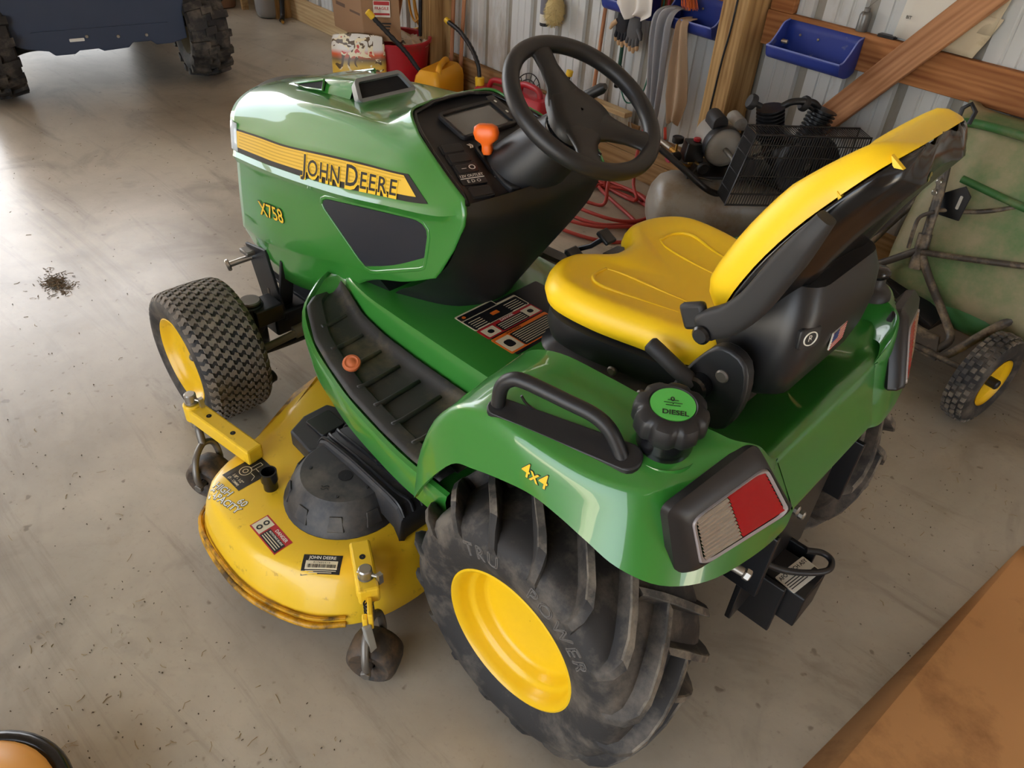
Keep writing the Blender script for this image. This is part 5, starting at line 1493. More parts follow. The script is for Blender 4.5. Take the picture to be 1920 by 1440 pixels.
def feedmat():
    mt = bpy.data.materials.new('printed_feed_bag'); mt.use_nodes = True
    n = mt.node_tree.nodes; l = mt.node_tree.links; b = n['Principled BSDF']; b.inputs['Roughness'].default_value = .35
    tc = n.new('ShaderNodeTexCoord'); nz = n.new('ShaderNodeTexNoise'); nz.inputs['Scale'].default_value = 9; nz.inputs['Detail'].default_value = 2; nz.inputs['Distortion'].default_value = 1.5
    l.new(tc.outputs['Object'], nz.inputs['Vector'])
    sp = n.new('ShaderNodeSeparateXYZ'); l.new(tc.outputs['Object'], sp.inputs[0])
    r1 = n.new('ShaderNodeValToRGB'); e = r1.color_ramp.elements; e[0].position = .0; e[0].color = rgb(214, 84, 34); e[1].position = .36; e[1].color = rgb(228, 224, 214)
    for p, c in ((.14, rgb(214, 84, 34)), (.16, rgb(220, 176, 60)), (.26, rgb(222, 184, 76)), (.30, rgb(120, 104, 78)), (.33, rgb(222, 96, 50))):
        q = e.new(p); q.color = c
    l.new(sp.outputs['Z'], r1.inputs[0])
    r2 = n.new('ShaderNodeValToRGB'); r2.color_ramp.interpolation = 'CONSTANT'
    r2.color_ramp.elements[0].position = 0; r2.color_ramp.elements[0].color = (0,0,0,1); r2.color_ramp.elements[1].position = .53; r2.color_ramp.elements[1].color = (1,1,1,1)
    l.new(nz.outputs['Fac'], r2.inputs[0])
    r3 = n.new('ShaderNodeValToRGB'); r3.color_ramp.interpolation = 'CONSTANT'; e3 = r3.color_ramp.elements
    e3[0].position = 0; e3[0].color = rgb(92, 70, 40); e3[1].position = .50; e3[1].color = rgb(238, 226, 190); q = e3.new(.62); q.color = rgb(200, 60, 40)
    nz2 = n.new('ShaderNodeTexNoise'); nz2.inputs['Scale'].default_value = 16; l.new(tc.outputs['Object'], nz2.inputs['Vector']); l.new(nz2.outputs['Fac'], r3.inputs[0])
    mx = n.new('ShaderNodeMixRGB'); l.new(r2.outputs[0], mx.inputs[0]); l.new(r1.outputs[0], mx.inputs[1]); l.new(r3.outputs[0], mx.inputs[2]); l.new(mx.outputs[0], b.inputs['Base Color'])
    return mt
fbag = obj('feed_bag', feedbag(), feedmat(), smooth=60, label='orange, yellow and white printed bag leaning on the red tub', cat='bag'); fix_normals(fbag)

# ---- fuel cans
def can_body(cu, co, z1, lu, lo, ang):
    """rounded can, loft of rounded rectangles with sloping shoulders"""
    rows = []
    c, s = math.cos(ang), math.sin(ang)
    for f, z in ((.93,.002),(1,.012),(1,z1*.72),(.93,z1*.86),(.72,z1*.97),(.62,z1)):
        o_ = rrect(lu*(f*.5+.5), lo*f, .03*f, 4)
        rows.append([W(cu+u*c-v*s, co+u*s+v*c, z) for u, v in o_])
    A = np.array(rows); k = len(rows[0]); g = grid(A, closed_v=True)
    return g[0], g[1]+[tuple(range(k-1,-1,-1)), tuple((len(rows)-1)*k+j for j in range(k))]
def spout(pts, r=.013, ringed=True):
    P = cr(wp_(pts), 8); n = len(P)
    return tube(P, [r*(1+(.22 if ringed and (i % 2) and .25 < i/n < .95 else 0)) for i in range(n)], 10)
yc = thing('fuel_can', 'yellow fuel can with a long black spout beside the red tub', 'fuel can', W(3.64,.30,0))
cb_ = obj('can_body', can_body(3.66,.31,.275,.36,.19,-1.15), YELP, yc, smooth=50); fix_normals(cb_)
obj('can_handle', stube(wp_([(3.73,.20,.235),(3.715,.215,.285),(3.68,.255,.298),(3.60,.345,.298),(3.575,.375,.285),(3.56,.39,.235)]), .020, 10), YELP, yc, smooth=60)
obj('can_spout', spout([(3.70,.42,.23),(3.73,.45,.28),(3.765,.50,.36),(3.83,.61,.49),(3.87,.68,.575)]), BLK, yc, smooth=40)
obj('spout_cap', rcyl(W(3.862,.667,.558), W(3.880,.698,.597), .020, .004, 14), YPRINT, yc, smooth=40)
rcn = thing('fuel_can', 'red fuel can with an arched black spout and yellow collar', 'fuel can', W(3.27,.14,0))
cb_ = obj('can_body', can_body(3.27,.145,.21,.30,.16,.25), REDP, rcn, smooth=50); fix_normals(cb_)
obj('can_handle', stube(wp_([(3.33,.155,.20),(3.31,.152,.245),(3.27,.145,.262),(3.18,.13,.262),(3.14,.12,.245),(3.13,.115,.20)]), .017, 10), REDP, rcn, smooth=60)
obj('spout_collar', rcyl(W(3.385,.185,.20), W(3.39,.185,.258), .030, .004, 18), YPRINT, rcn, smooth=40)
obj('can_spout', spout([(3.39,.185,.25),(3.42,.18,.33),(3.52,.165,.41),(3.66,.15,.47),(3.80,.142,.498)]), BLK, rcn, smooth=40)
obj('spout_cap', rcyl(W(3.79,.142,.496), W(3.825,.14,.506), .019, .004, 14), YPRINT, rcn, smooth=40)
rc2 = thing('fuel_can', 'larger red fuel can seen through the steering wheel, short black spout', 'fuel can', W(2.84,.22,0))
cb_ = obj('can_body', can_body(2.84,.22,.30,.34,.22,.1), REDP, rc2, smooth=50); fix_normals(cb_)
obj('can_handle', stube(wp_([(2.95,.22,.29),(2.93,.22,.335),(2.86,.22,.345),(2.78,.22,.335),(2.76,.22,.29)]), .018, 10), REDP, rc2, smooth=60)
obj('can_spout', spout([(2.70,.14,.28),(2.69,.12,.36),(2.675,.09,.43)]), BLK, rc2, smooth=40)
obj('spout_cap', rcyl(W(2.675,.09,.43), W(2.672,.085,.465), .020, .004, 14), YPRINT, rc2, smooth=40)
# wire fan guard leaning on the wall
fg_ = thing('fan_guard', 'round black wire fan guard leaning on the wall behind the red cans', 'fan guard', W(3.03,.09,.05))
for r in (.05, .09, .125):
    obj('wire_ring', tube(np.array([W(3.03+r*math.cos(a), .10-.04*r/.125*math.sin(a), .225+r*math.sin(a)) for a in np.linspace(0, 2*PI, 33)[:-1]]), .0035, 6, closed=True), BLKS, fg_, smooth=60)
for k in range(8):
    a = PI*k/8; obj('wire_spoke', tube(np.array([W(3.03+s*.125*math.cos(a), .10-.04*s*math.sin(a), .225+s*.125*math.sin(a)) for s in (-1, 1)]), .0025, 5), BLKS, fg_, smooth=60)
obj('guard_foot', stube(wp_([(3.03,.12,.11),(3.03,.14,.05),(2.98,.15,.006)]), .006, 6), BLKS, fg_, smooth=60)

# ---- poles against the wall, yellow cord
def pole(name, p, r, m_, label, cat): return obj(name, tube(np.array(wp_(p)), r, 10), m_, smooth=60, label=label, cat=cat)
WD_POLE = wood('pole_wood', rgb(140, 88, 58), rgb(188, 134, 98), axis=2, scale=9)
pole('wooden_pole', [(3.80,.12,.004),(3.845,.04,1.25)], .013, WD_POLE, 'thin brown wooden pole against the wall, left of two', 'pole')
pole('wooden_pole', [(3.70,.12,.004),(3.73,.03,1.25)], .013, WD_POLE, 'thin brown wooden pole against the wall, right of two', 'pole')
pole('metal_bar', [(4.02,.215,.37),(4.0,.205,1.2)], .012, BLKS, 'black metal bar hanging down the face of the far post', 'bar')
pole('leaning_board', [(4.36,.30,.004),(4.07,.215,1.1)], .028, WD_POLE, 'reddish timber leaning beside the far post behind the tub', 'timber')
yh = []
for k, (du, dz) in enumerate(((0,0),(.05,.03),(-.04,.05))):
    P = [W(4.24+du+.09*math.cos(a), .06+.012*k, .60+dz+.24*math.sin(a)) for a in np.linspace(0, 2*PI, 25)[:-1]]
    yh.append(tube(np.array(P), .008, 8, closed=True))
ych = thing('extension_cord', 'yellow cord coiled and hung on the wall above the tub', 'cord', W(4.24,.06,.9))
for q in yh: obj('cord_loop', q, mat('yellow_cord', rgb(214, 160, 60), .5), ych, smooth=60)
obj('cord_tail', stube(wp_([(4.24,.08,.36),(4.30,.10,.33),(4.33,.12,.25),(4.35,.13,.20)]), .008, 8), mat('yellow_cord', rgb(214, 160, 60), .5), ych, smooth=60)

# ---- blue bins on the girt
def bin_(u0, u1, label):
    t = thing('wall_bin', label, 'bin', W((u0+u1)/2, .05, .84), group='blue bins along the wall')
    w = u1-u0
    sec = [(.045,.995),(.045,.875),(.06,.852),(.09,.842),(.13,.846),(.165,.862),(.182,.905)]     # back top, round the bottom, front lip: (off, z)
    S_ = cr(sec, 4)
    P = [[W(u, o, z) for o, z in S_] for u in np.linspace(u0, u1, 9)]
    q = obj('bin_tray', grid(P), BLUEP, t, smooth=60, solid=.004); fix_normals(q)
    edge = [(o, z) for o, z in S_]
    for u in (u0, u1):
        # side cheek follows the tray, its top edge sweeping from the back down to the front lip
        topc = cr([(.182,.905),(.150,.915),(.115,.95),(.085,.985),(.045,.995)], 4)
        poly = [tuple(p) for p in S_]+[tuple(p) for p in topc[1:-1]]
        c = prism(poly, lambda a, b, h: W(u+h, a, b), -.002, .002)
        q = obj('bin_cheek', c, BLUEP, t, smooth=40); fix_normals(q)
    rim = [W(u0,o,z) for o, z in cr([(.045,.995),(.085,.985),(.115,.95),(.150,.915),(.182,.905)], 4)]+[W(u1,o,z) for o, z in cr([(.182,.905),(.150,.915),(.115,.95),(.085,.985),(.045,.995)], 4)]
    obj('bin_rim', tube(np.array(rim), .0035, 6), mat('blue_rim', rgb(120, 132, 196), .4), t, smooth=60)
    for u in (u0+w*.55, u0+w*.8): obj('bin_screw', rcyl(W(u,.049,.945), W(u,.054,.945), .006, .002, 10), STEEL, t, smooth=30)
    return t
b2 = bin_(1.03, 1.385, 'blue plastic bin on the girt right of the wooden post')
obj('bin_dirt', wbox(1.05,1.365,.0,.0+.002,.0,.001), BLUEP, b2, smooth=0) if False else None
bin_(1.69, 1.985, 'blue plastic bin just left of the wooden post with rags over it')
bin_(2.12, 2.40, 'blue plastic bin mostly covered by the white rag')
obj('bolt', rcyl(W(1.345,.135,.925), W(1.315,.135,.925), .009, .003, 10), STEEL, smooth=30, label='short bolt lying in the blue bin right of the post', cat='bolt')
sp_ = thing('spray_can', 'small dull metal canister standing on the girt', 'canister', W(1.065,.025,1.011))
obj('canister_body', lathe([(.001,.001),(.022,.001),(.023,.006),(.023,.062),(.018,.072),(.012,.075),(.012,.088),(.001,.089)], W(1.065,.024,1.0105), (0,0,1), 20), mat('grey_tin', rgb(120, 118, 114), .4, metal=.6), sp_, smooth=40)
obj('canister_wire', stube([W(1.065,.024,1.1), W(1.04,.02,1.13), W(1.02,.02,1.14)], .001, 5), DSTEEL, sp_, smooth=40)
obj('tray', wbox(.915,.985,.004,.038,1.0105,1.022), BLKS, smooth=0, bevel=.002, label='flat black tray lying on the girt beside the paper sacks', cat='tray')
# paper sacks tucked behind the brace
PAPER = mat('old_paper', rgb(206, 192, 162), .85, vary=.12, vscale=10, dirt=rgb(150, 128, 92), dirt_amt=.3, dirt_scale=6)
PAPERW = mat('white_paper_sack', rgb(216, 210, 196), .7, vary=.06)
def sheetp(u0, u1, z0, z1, off, skew=0.0, seed=0, thick=.004):
    rng = random.Random(seed); rows = []
    for i in range(7):
        row = []
        for j in range(7):
            s, t = i/6, j/6
            row.append(W(u0+(u1-u0)*s+skew*t, off+.006*rng.random()+.006*math.sin(5*s+4*t+seed), z0+(z1-z0)*t))
        rows.append(row)
    return grid(rows)
for i, (a, m_, lab_) in enumerate((((.72,.93,1.02,1.42,.018,-.03), PAPERW, 'white paper sack behind the brace with faded print'), ((.57,.72,1.10,1.45,.022,-.05), PAPER, 'tan folded paper right of the diagonal brace, upper one'), ((.60,.79,1.016,1.16,.026,-.05), PAPER, 'folded cream paper on the girt under the diagonal brace'))):
    o = obj('paper_sack', sheetp(*a, seed=i), m_, smooth=50, solid=.004, label=lab_, cat='paper sack', group='paper sacks behind the brace')
fp = plane_fn(W(.885,.034,1.10), -WU, (0,0,1))
obj('sack_lettering', text3d('BIT', .016, lambda u, v: fp(u, v, .002), bold=.02), BPRINT, bpy.data.objects['paper_sack'], smooth=0)
def sackroll():
    rows = []
    for i, u in enumerate(np.linspace(.68, .82, 7)):
        rows.append([W(u+.02*math.sin(t), .105+.012*math.cos(t)+.004*math.sin(5*i), 1.245+.03*math.sin(t)+.05*(u-.75)) for t in np.linspace(0, 2*PI, 13)[:-1]])
    return grid(rows, closed_v=True)
obj('paper_wad', sackroll(), PAPER, smooth=60, label='crumpled cream paper wad pinned on the diagonal brace', cat='paper')

# ---- mitt, bottle, gloves, rags
def fuzzy():
    rng = random.Random(5); c = np.array(W(2.86,.07,.735)); out = []
    base_ = lathe([(.001,-.075),(.03,-.068),(.05,-.04),(.055,0),(.05,.04),(.035,.07),(.001,.08)], c, (0,0,1), 20)
    out.append(base_)
    for k in range(420):
        a = rng.uniform(0, 2*PI); h = rng.uniform(-.075,.075); r = .054*math.sqrt(max(.05, 1-(h/.085)**2))
        p = c+np.array([r*math.cos(a), r*math.sin(a), h]); d = np.array([math.cos(a), math.sin(a), -.6+rng.uniform(-.4,.4)]); d /= np.linalg.norm(d)
        q = p+d*rng.uniform(.010,.018); e = np.cross(d, [0,0,1])*.003
        out.append(([tuple(p-e), tuple(p+e), tuple(q), tuple(p+np.array([0,0,.003]))], [(0,1,2),(1,3,2),(3,0,2)]))
    return join(*out)
obj('wash_mitt', fuzzy(), mat('woolly_pile', rgb(196, 176, 122), .9), smooth=60, label='fluffy cream wash mitt hanging on the steel wall', cat='mitt')
bt = thing('spray_bottle', 'white bottle with dark print hanging beside the wash mitt', 'bottle', W(2.955,.05,.645))
obj('bottle_body', lathe([(.001,0),(.026,0),(.030,.006),(.030,.15),(.022,.18),(.012,.20),(.012,.24),(.001,.24)], W(2.955,.055,.655), (0,0,1), 20), WHITE, bt, smooth=50)
obj('bottle_cap', rcyl(W(2.955,.055,.640), W(2.955,.055,.662), .029, .004, 18), BLKS, bt, smooth=40)
obj('bottle_print', lathe([(.0306,.05),(.0306,.13)], W(2.955,.055,.655), (0,0,1), 20), mat('grey_print', rgb(110, 110, 122), .5), bt, smooth=50)
GLB = mat('black_glove_fabric', rgb(30, 30, 34), .85, bump=.3, bscale=90); GLG = mat('grey_glove_fabric', rgb(86, 84, 84), .8, bump=.2, bscale=90); TANL = mat('tan_leather', rgb(196, 160, 120), .7)
def glove(name, cu, co, ztop, m_, label, thumb):
    t = thing(name, label, 'glove', W(cu, co, ztop), group='work gloves hung up to dry')
    rows = []
    for z, hw, th in ((0,.040,.016),(-.03,.038,.016),(-.06,.043,.018),(-.09,.046,.018),(-.115,.044,.015),(-.125,.036,.010)):
        rows.append([W(cu+hw*math.copysign(abs(math.cos(a))**.8, math.cos(a)), co+th*math.sin(a), ztop+z) for a in np.linspace(0, 2*PI, 19)[:-1]])
    g = grid(rows, closed_v=True)
    q = obj('glove_palm', (g[0], g[1]+[tuple(range(17,-1,-1)), tuple(range(90,108))]), m_, t, smooth=60); fix_normals(q)
    for k, (du, L) in enumerate(((-.034,.062),(-.012,.078),(.011,.074),(.033,.058))):
        f = obj('glove_finger', tube(np.array([W(cu+du*.9, co, ztop-.11), W(cu+du*1.02, co+.006, ztop-.11-L*.5), W(cu+du*1.05, co+.002, ztop-.11-L*.8), W(cu+du*1.05, co, ztop-.11-L)]), [.012,.0115,.010,.005], 10), m_, t, smooth=60)
        obj('finger_tip', tube(np.array([W(cu+du*1.045, co+.003, ztop-.11-L*.62), W(cu+du*1.05, co+.002, ztop-.11-L*.9), W(cu+du*1.05, co, ztop-.112-L)]), [.0118,.0108,.006], 10), TANL, f, smooth=60)
    obj('glove_thumb', tube(np.array([W(cu+.034*thumb, co+.008, ztop-.07), W(cu+.058*thumb, co+.016, ztop-.09), W(cu+.070*thumb, co+.02, ztop-.115)]), [.014,.013,.007], 10), TANL if m_ is GLB else m_, t, smooth=60)
    obj('glove_cuff', join(lathe([(.036,0),(.038,.004),(.038,.03),(.034,.034)], W(cu,co,ztop-.004), (0,0,1), 20)) if False else xf(lathe([(1,0),(1.05,.1),(1.05,.9),(1,1)], (0,0,0), (0,0,1), 22), lambda x, y, z: W(cu+.039*x, co+.0165*y, ztop-.002+.032*z)), m_, t, smooth=50)
    return t
glove('work_glove', 2.315, .085, .865, GLB, 'black work glove with tan fingertips hanging from the girt', 1)
glove('work_glove', 2.215, .105, .860, GLG, 'grey work glove beside the black one, tan fingertips', -1)
for u in (2.275, 2.235): obj('clothes_peg', wbox(u-.005,u+.005,.088,.100,.865,.93), WD_PALE, smooth=0, label='pale wooden peg holding a work glove, %s one' % ('left' if u > 2.25 else 'right'), cat='peg')
def cloth(path, width, folds, depth, name, m_, label, seed=0, n=60):
    """hanging rag: a centre path (u, off, z) with a width profile and vertical folds"""
    P = cr(path, 6); k = len(P); rows = []
    Wd = np.interp(np.linspace(0, 1, k), np.linspace(0, 1, len(width)), width)
    for i in range(k):
        t = i/(k-1); row = []
        for j in range(n+1):
            s = j/n-.5
            f = depth*(math.sin(folds*2*PI*s+seed+1.3*t)+.5*math.sin(folds*3.7*s+seed*2-2*t))
            row.append(W(P[i][0]+s*Wd[i]+.01*math.sin(6*t+seed)*s, P[i][1]+f, P[i][2]+.015*math.sin(7*s+seed)*t))
        rows.append(row)
    return obj(name, grid(rows), m_, smooth=180, solid=.003, label=label, cat='rag', group='rags over the blue bins')
GREYR = mat('grey_rag', rgb(150, 150, 154), .85, vary=.1, bump=.2, bscale=120); TANR = mat('tan_rag', rgb(176, 150, 122), .85, vary=.12, bump=.2, bscale=120); WHR = mat('white_rag', rgb(222, 216, 208), .8, vary=.05)
cloth([(1.93,.10,.93),(1.935,.17,.945),(1.955,.215,.91),(1.975,.20,.80),(1.99,.16,.62),(2.0,.13,.46),(2.005,.115,.335)], [.06,.08,.12,.14,.13,.10,.06], 3, .014, 'rag', GREYR, 'long grey rag hanging down to the compressor from the blue bin', 1)
cloth([(1.85,.12,.91),(1.845,.19,.905),(1.84,.20,.85),(1.843,.17,.70),(1.845,.14,.55),(1.85,.13,.42)], [.05,.06,.08,.115,.12,.05], 1.5, .012, 'rag', TANR, 'tan rag hanging beside the long grey rag', 2)
cloth([(2.16,.12,1.04),(2.15,.205,1.03),(2.145,.215,.97),(2.15,.205,.90),(2.16,.20,.86)], [.20,.24,.26,.24,.12], 2.5, .016, 'rag', WHR, 'white rag bunched over the covered blue bin', 3)
br_ = thing('brush', 'orange bristle brush lying on the rags by the post', 'brush', W(1.93,.14,1.0))
obj('brush_back', xf(lathe([(.001,-.5),(.7,-.45),(1,-.1),(1,.3),(.6,.48),(.001,.5)], (0,0,0), (0,0,1), 18), lambda x, y, z: W(1.96+.10*x, .13+.04*y, 1.02+.03*z)), TANL, br_, smooth=60)
brs = []
rng = random.Random(9)
for k in range(90):
    u = rng.uniform(1.86,1.92); o_ = rng.uniform(.11,.16)
    brs.append(tube(np.array([W(u,o_,1.01), W(u-.03+rng.uniform(-.01,.01), o_+.01, .955+rng.uniform(-.01,.01))]), .0014, 4))
obj('bristles', join(*brs), mat('orange_bristle', rgb(206, 98, 40), .6), br_, smooth=0, kind='stuff')

# ---- broom, green handles and cords, red hose
bm_ = thing('push_broom', 'push broom with pale wooden block and worn white bristles against the wall', 'broom', W(2.29,.14,.2))
a = np.array([2.435,.17,.385]); b = np.array([2.145,.13,.368]); 
def bblock():
    P = []
    for z0 in (-.014, .014):
        for p, o_ in ((a,-.03),(a,.03),(b,.03),(b,-.03)): P.append(W(p[0], p[1]+o_, p[2]+z0))
    return hexa(P)
obj('broom_block', bblock(), WD_PALE, bm_, smooth=0, bevel=.004)
bb_ = []
for k in range(260):
    t = rng.random(); p = a*(1-t)+b*t; o_ = rng.uniform(-.026,.026)
    bb_.append(tube(np.array([W(p[0],p[1]+o_,p[2]-.012), W(p[0]+rng.uniform(-.02,.02), p[1]+o_*1.5, p[2]-.075+rng.uniform(-.015,.01))]), .0018, 4))
obj('broom_bristles', join(*bb_), mat('white_bristle', rgb(206, 198, 180), .7), bm_, smooth=0, kind='stuff')
obj('broom_handle', tube(np.array([W(2.40,.16,.38), W(2.47,.05,1.3)]), .011, 10), WD_POLE, bm_, smooth=60)
obj('broom_board', wbox(2.12,2.52,.045,.062,.18,.30), WD_SILL, bm_, smooth=0, bevel=.003) 
gh = thing('garden_tool', 'green handled tool with black grip hanging behind the black glove', 'tool', W(2.33,.04,.6))
obj('tool_handle', tube(np.array(wp_([(2.335,.045,.90),(2.335,.045,.56)])), .011, 10), mat('dark_green_handle', rgb(26, 74, 56), .4), gh, smooth=60)
obj('tool_grip', rcyl(W(2.335,.045,.57), W(2.336,.047,.45), .015, .005, 12), BLK, gh, smooth=50)
obj('green_cord', stube(wp_([(2.085,.06,1.1),(2.09,.062,.8),(2.105,.066,.6),(2.13,.07,.47),(2.20,.085,.41),(2.25,.09,.45),(2.29,.085,.55)]), .004, 6), GREENC, smooth=60, label='thin green cord looping down the wall to the broom', cat='cord')
obj('air_pipe', stube(wp_([(2.045,.075,1.3),(2.045,.075,.95),(2.04,.08,.6),(2.035,.10,.35)]), .009, 8), mat('red_pipe', rgb(160, 40, 44), .45), smooth=60, label='straight red air line running down the wall beside the rags', cat='hose')
def hosecoil():
    P = []
    rng2 = random.Random(4)
    P += [W(2.035,.115,.33), W(2.02,.16,.18), W(1.96,.22,.06), W(1.87,.30,.02)]
    loops = [(1.98,.46,.30,.24,.012),(1.93,.50,.27,.27,.024),(2.0,.44,.33,.21,.034),(1.90,.56,.33,.30,.012)]
    for li, (cu, co, ru, ro, z) in enumerate(loops):
        for a in np.linspace(-.8, 2*PI-.9, 15):
            P.append(W(cu+ru*math.cos(a)+rng2.uniform(-.01,.01), co+ro*math.sin(a)+rng2.uniform(-.01,.01), z+.006*math.sin(3*a+li)))
    P += [W(1.72,.46,.012), W(1.66,.50,.012), W(1.60,.52,.012)]
    return stube(P, .0095, 8, 4)
obj('air_hose', hosecoil(), HOSER, smooth=60, label='red air hose coiled loosely on the floor by the compressor', cat='hose')
obj('air_hose', stube(wp_([(2.09,.30,.02),(2.07,.33,.12),(2.0,.38,.17),(1.95,.44,.11),(1.94,.47,.012),(2.08,.52,.012),(2.16,.50,.012)]), .0095, 8), HOSER, smooth=60, label='short kinked end of red hose standing up from the coil', cat='hose')
# ================================================================= air compressor
CG = np.array([.58,.815]); CN = np.array([.815,-.58])      # along the tank towards the room; along the motor shaft away from the room
CE = np.array([1.42,.645])                                   # near end of the tank
def C(a, b, z):
    """a: back along the tank from its near end, b: along the shaft direction"""
    q = CE-CG*a+CN*b
    return W(q[0], q[1], z)
AC = thing('air_compressor', 'old grey air compressor with black wire belt guard on a round tank', 'compressor', C(.3,0,0))
TANKM = mat('dusty_grey_tank', rgb(150, 144, 134), .35, vary=.1, vscale=6, dirt=rgb(120, 98, 70), dirt_amt=.4, dirt_scale=5)
axd = np.array(C(1,0,0))-np.array(C(0,0,0))
tankp = [(.001,-.075),(.06,-.068),(.11,-.048),(.145,-.015),(.160,.03),(.160,.60),(.145,.64),(.10,.67),(.001,.69)]
obj('tank', lathe(tankp, C(0,0,.255), axd, 40), TANKM, AC, smooth=60)
for a in (.08, .50):
    obj('tank_foot', join(hexa([C(a-.02,-.14,.003), C(a+.02,-.14,.003), C(a+.02,.14,.003), C(a-.02,.14,.003), C(a-.02,-.11,.15), C(a+.02,-.11,.15), C(a+.02,.11,.15), C(a-.02,.11,.15)])), TANKM, AC, smooth=0, bevel=.003)
obj('top_plate', hexa([C(.05,-.10,.428), C(.60,-.10,.428), C(.60,.12,.428), C(.05,.12,.428), C(.05,-.10,.440), C(.60,-.10,.440), C(.60,.12,.440), C(.05,.12,.440)]), BLKS, AC, smooth=0, bevel=.002)
# motor with its capacitor covers
MOT = mat('grey_motor_paint', rgb(152, 148, 140), .45, vary=.08, dirt=rgb(110, 100, 86), dirt_amt=.3)
shaft = np.array(C(0,1,0))-np.array(C(0,0,0))
mo = obj('motor', lathe([(.001,-.0),(.05,-.0),(.075,.012),(.084,.03),(.086,.04),(.086,.19),(.080,.205),(.072,.22),(.03,.235),(.001,.235)], C(.21,-.06,.545), shaft, 36), MOT, AC, smooth=40)
obj('motor_band', lathe([(.0865,.0),(.087,.002),(.087,.05),(.0865,.052)], C(.21,-.045,.545), shaft, 36), BLKS, mo, smooth=40)
def capbox(a, b, z, L, w, h):
    rows = []
    for bb in (b, b+.006, b+L-.006, b+L):
        sc = .9 if bb in (b, b+L) else 1
        row = []
        for t in np.linspace(0, PI, 9): row.append(C(a-w*sc*math.cos(t), bb, z+h*.45+h*.55*sc*math.sin(t)))
        row = [C(a-w*sc, bb, z)]+row+[C(a+w*sc, bb, z)]
        rows.append(row)
    g = grid(rows, closed_v=True); k = len(rows[0])
    return g[0], g[1]+[tuple(range(k)), tuple((3*k+j) for j in range(k-1,-1,-1))]
q = obj('capacitor_cover', capbox(.185,.0,.612,.115,.034,.058), BLKM, mo, smooth=40); fix_normals(q)
q = obj('capacitor_cover', capbox(.285,.03,.60,.11,.032,.055), MOT, mo, smooth=40); fix_normals(q)
obj('motor_label', xf(lathe([(.0878,0),(.0878,.06)], (0,0,0), (0,0,1), 10, a0=.2, a1=1.1), lambda x, y, z: tuple(np.array(C(.21,.03,.545))+shaft*z+np.array([0,0,1])*y+(np.array(C(-1,0,0))-np.array(C(0,0,0)))*x)), CREAM, mo, smooth=40)
# pump: crankcase and two finned cylinders with round intake filters
obj('crankcase', lathe([(.001,0),(.06,0),(.075,.02),(.075,.15),(.06,.17),(.001,.17)], C(.47,-.14,.54), shaft, 28), BLKS, AC, smooth=40)
for a, tilt in ((.39,-.10), (.55,.10)):
    c0_ = np.array(C(a, -.07, .59)); up = np.array([0,0,1.0])-axd*(-tilt)*2.5; up /= np.linalg.norm(up)
    cyl_ = obj('cylinder', lathe([(.040,0),(.040,.15),(.001,.152)], c0_, up, 20), BLKS, AC, smooth=40)
    for k in range(9): obj('cooling_fin', lathe([(.036,0),(.058,.001),(.058,.005),(.036,.006)], c0_+up*(.02+.0155*k), up, 20), BLKS, cyl_, smooth=0)
    d_ = -axd*.9+np.array([0,0,.35]); d_ /= np.linalg.norm(d_)
    obj('intake_filter', lathe([(.012,0),(.012,.03),(.030,.034),(.032,.040),(.032,.052),(.026,.060),(.001,.062)], c0_+up*.135+d_*.05, d_, 20), BLKM, cyl_, smooth=40)
obj('head_pipe', stube([C(.40,-.07,.74), C(.44,-.08,.765), C(.52,-.08,.765), C(.56,-.07,.74)], .014, 10), BLKS, AC, smooth=60)
# belt guard: wires round a frame, flywheel behind
GB = -.30; GT = -.19
def gq(t, z, b):
    # t 0..1 along the guard, slanted near end
    a = -.06+.60*t+(.0 if z > .6 else 0)-.10*(1-t)*0
    a0_ = np.interp(z, [.40,.70], [.165,.225])
    return C(a0_+(.70-a0_)*t, b, z)
gd = thing('tmp','tmp tmp tmp tmp','x') if False else None
GW = mat('black_wire', rgb(26, 25, 26), .45)
fr = [gq(0,.405,GB), gq(0,.70,GB), gq(1,.70,GB), gq(1,.405,GB)]; fr2 = [gq(0,.405,GT), gq(0,.70,GT), gq(1,.70,GT), gq(1,.405,GT)]
guard = obj('belt_guard_frame', join(tube(np.array(fr), .005, 6, closed=True), tube(np.array(fr2), .005, 6, closed=True)), GW, AC, smooth=60)
def wire(p): return tube(np.array(p), .0021, 4)
NWIRE = 46
w0 = None
for k in range(NWIRE+1):
    t = k/NWIRE
    obj('guard_wire', wire([gq(t,.405,GB), gq(t,.70,GB), gq(t,.70,GT)]), GW, guard, smooth=0)
for k in range(14):
    b = GB+(GT-GB)*(k+.5)/14
    obj('guard_wire', wire([gq(0,.405,b), gq(0,.70,b)]), GW, guard, smooth=0)
for z in (.455,.53,.61,.66): obj('guard_wire', tube(np.array([gq(0,z,GT), gq(0,z,GB), gq(1,z,GB)]), .0026, 5), GW, guard, smooth=0)
obj('flywheel', lathe([(.02,-.015),(.10,-.015),(.115,-.02),(.13,-.02),(.13,.02),(.115,.02),(.10,.015),(.02,.015)], C(.50,-.235,.55), shaft, 36), BLKS, AC, smooth=30)
obj('motor_pulley', lathe([(.001,-.015),(.035,-.015),(.03,0),(.035,.015),(.001,.015)], C(.25,-.235,.545), shaft, 24), BLKS, AC, smooth=30)
obj('drive_belt', tube(np.array([C(.44-.132*math.cos(t), 0, .55+.132*math.sin(t)) for t in np.linspace(-PI/2+2.8, PI/2+.35-PI, 2)][:0]+[C(.50+.132*math.cos(t), -.235, .55+.132*math.sin(t)) for t in np.linspace(-1.75,1.75,16)]+[C(.25-.036*math.cos(t), -.235, .545+.036*math.sin(t)) for t in np.linspace(1.2,-1.2,8)]), .006, 6, closed=True), BLK, AC, smooth=60)
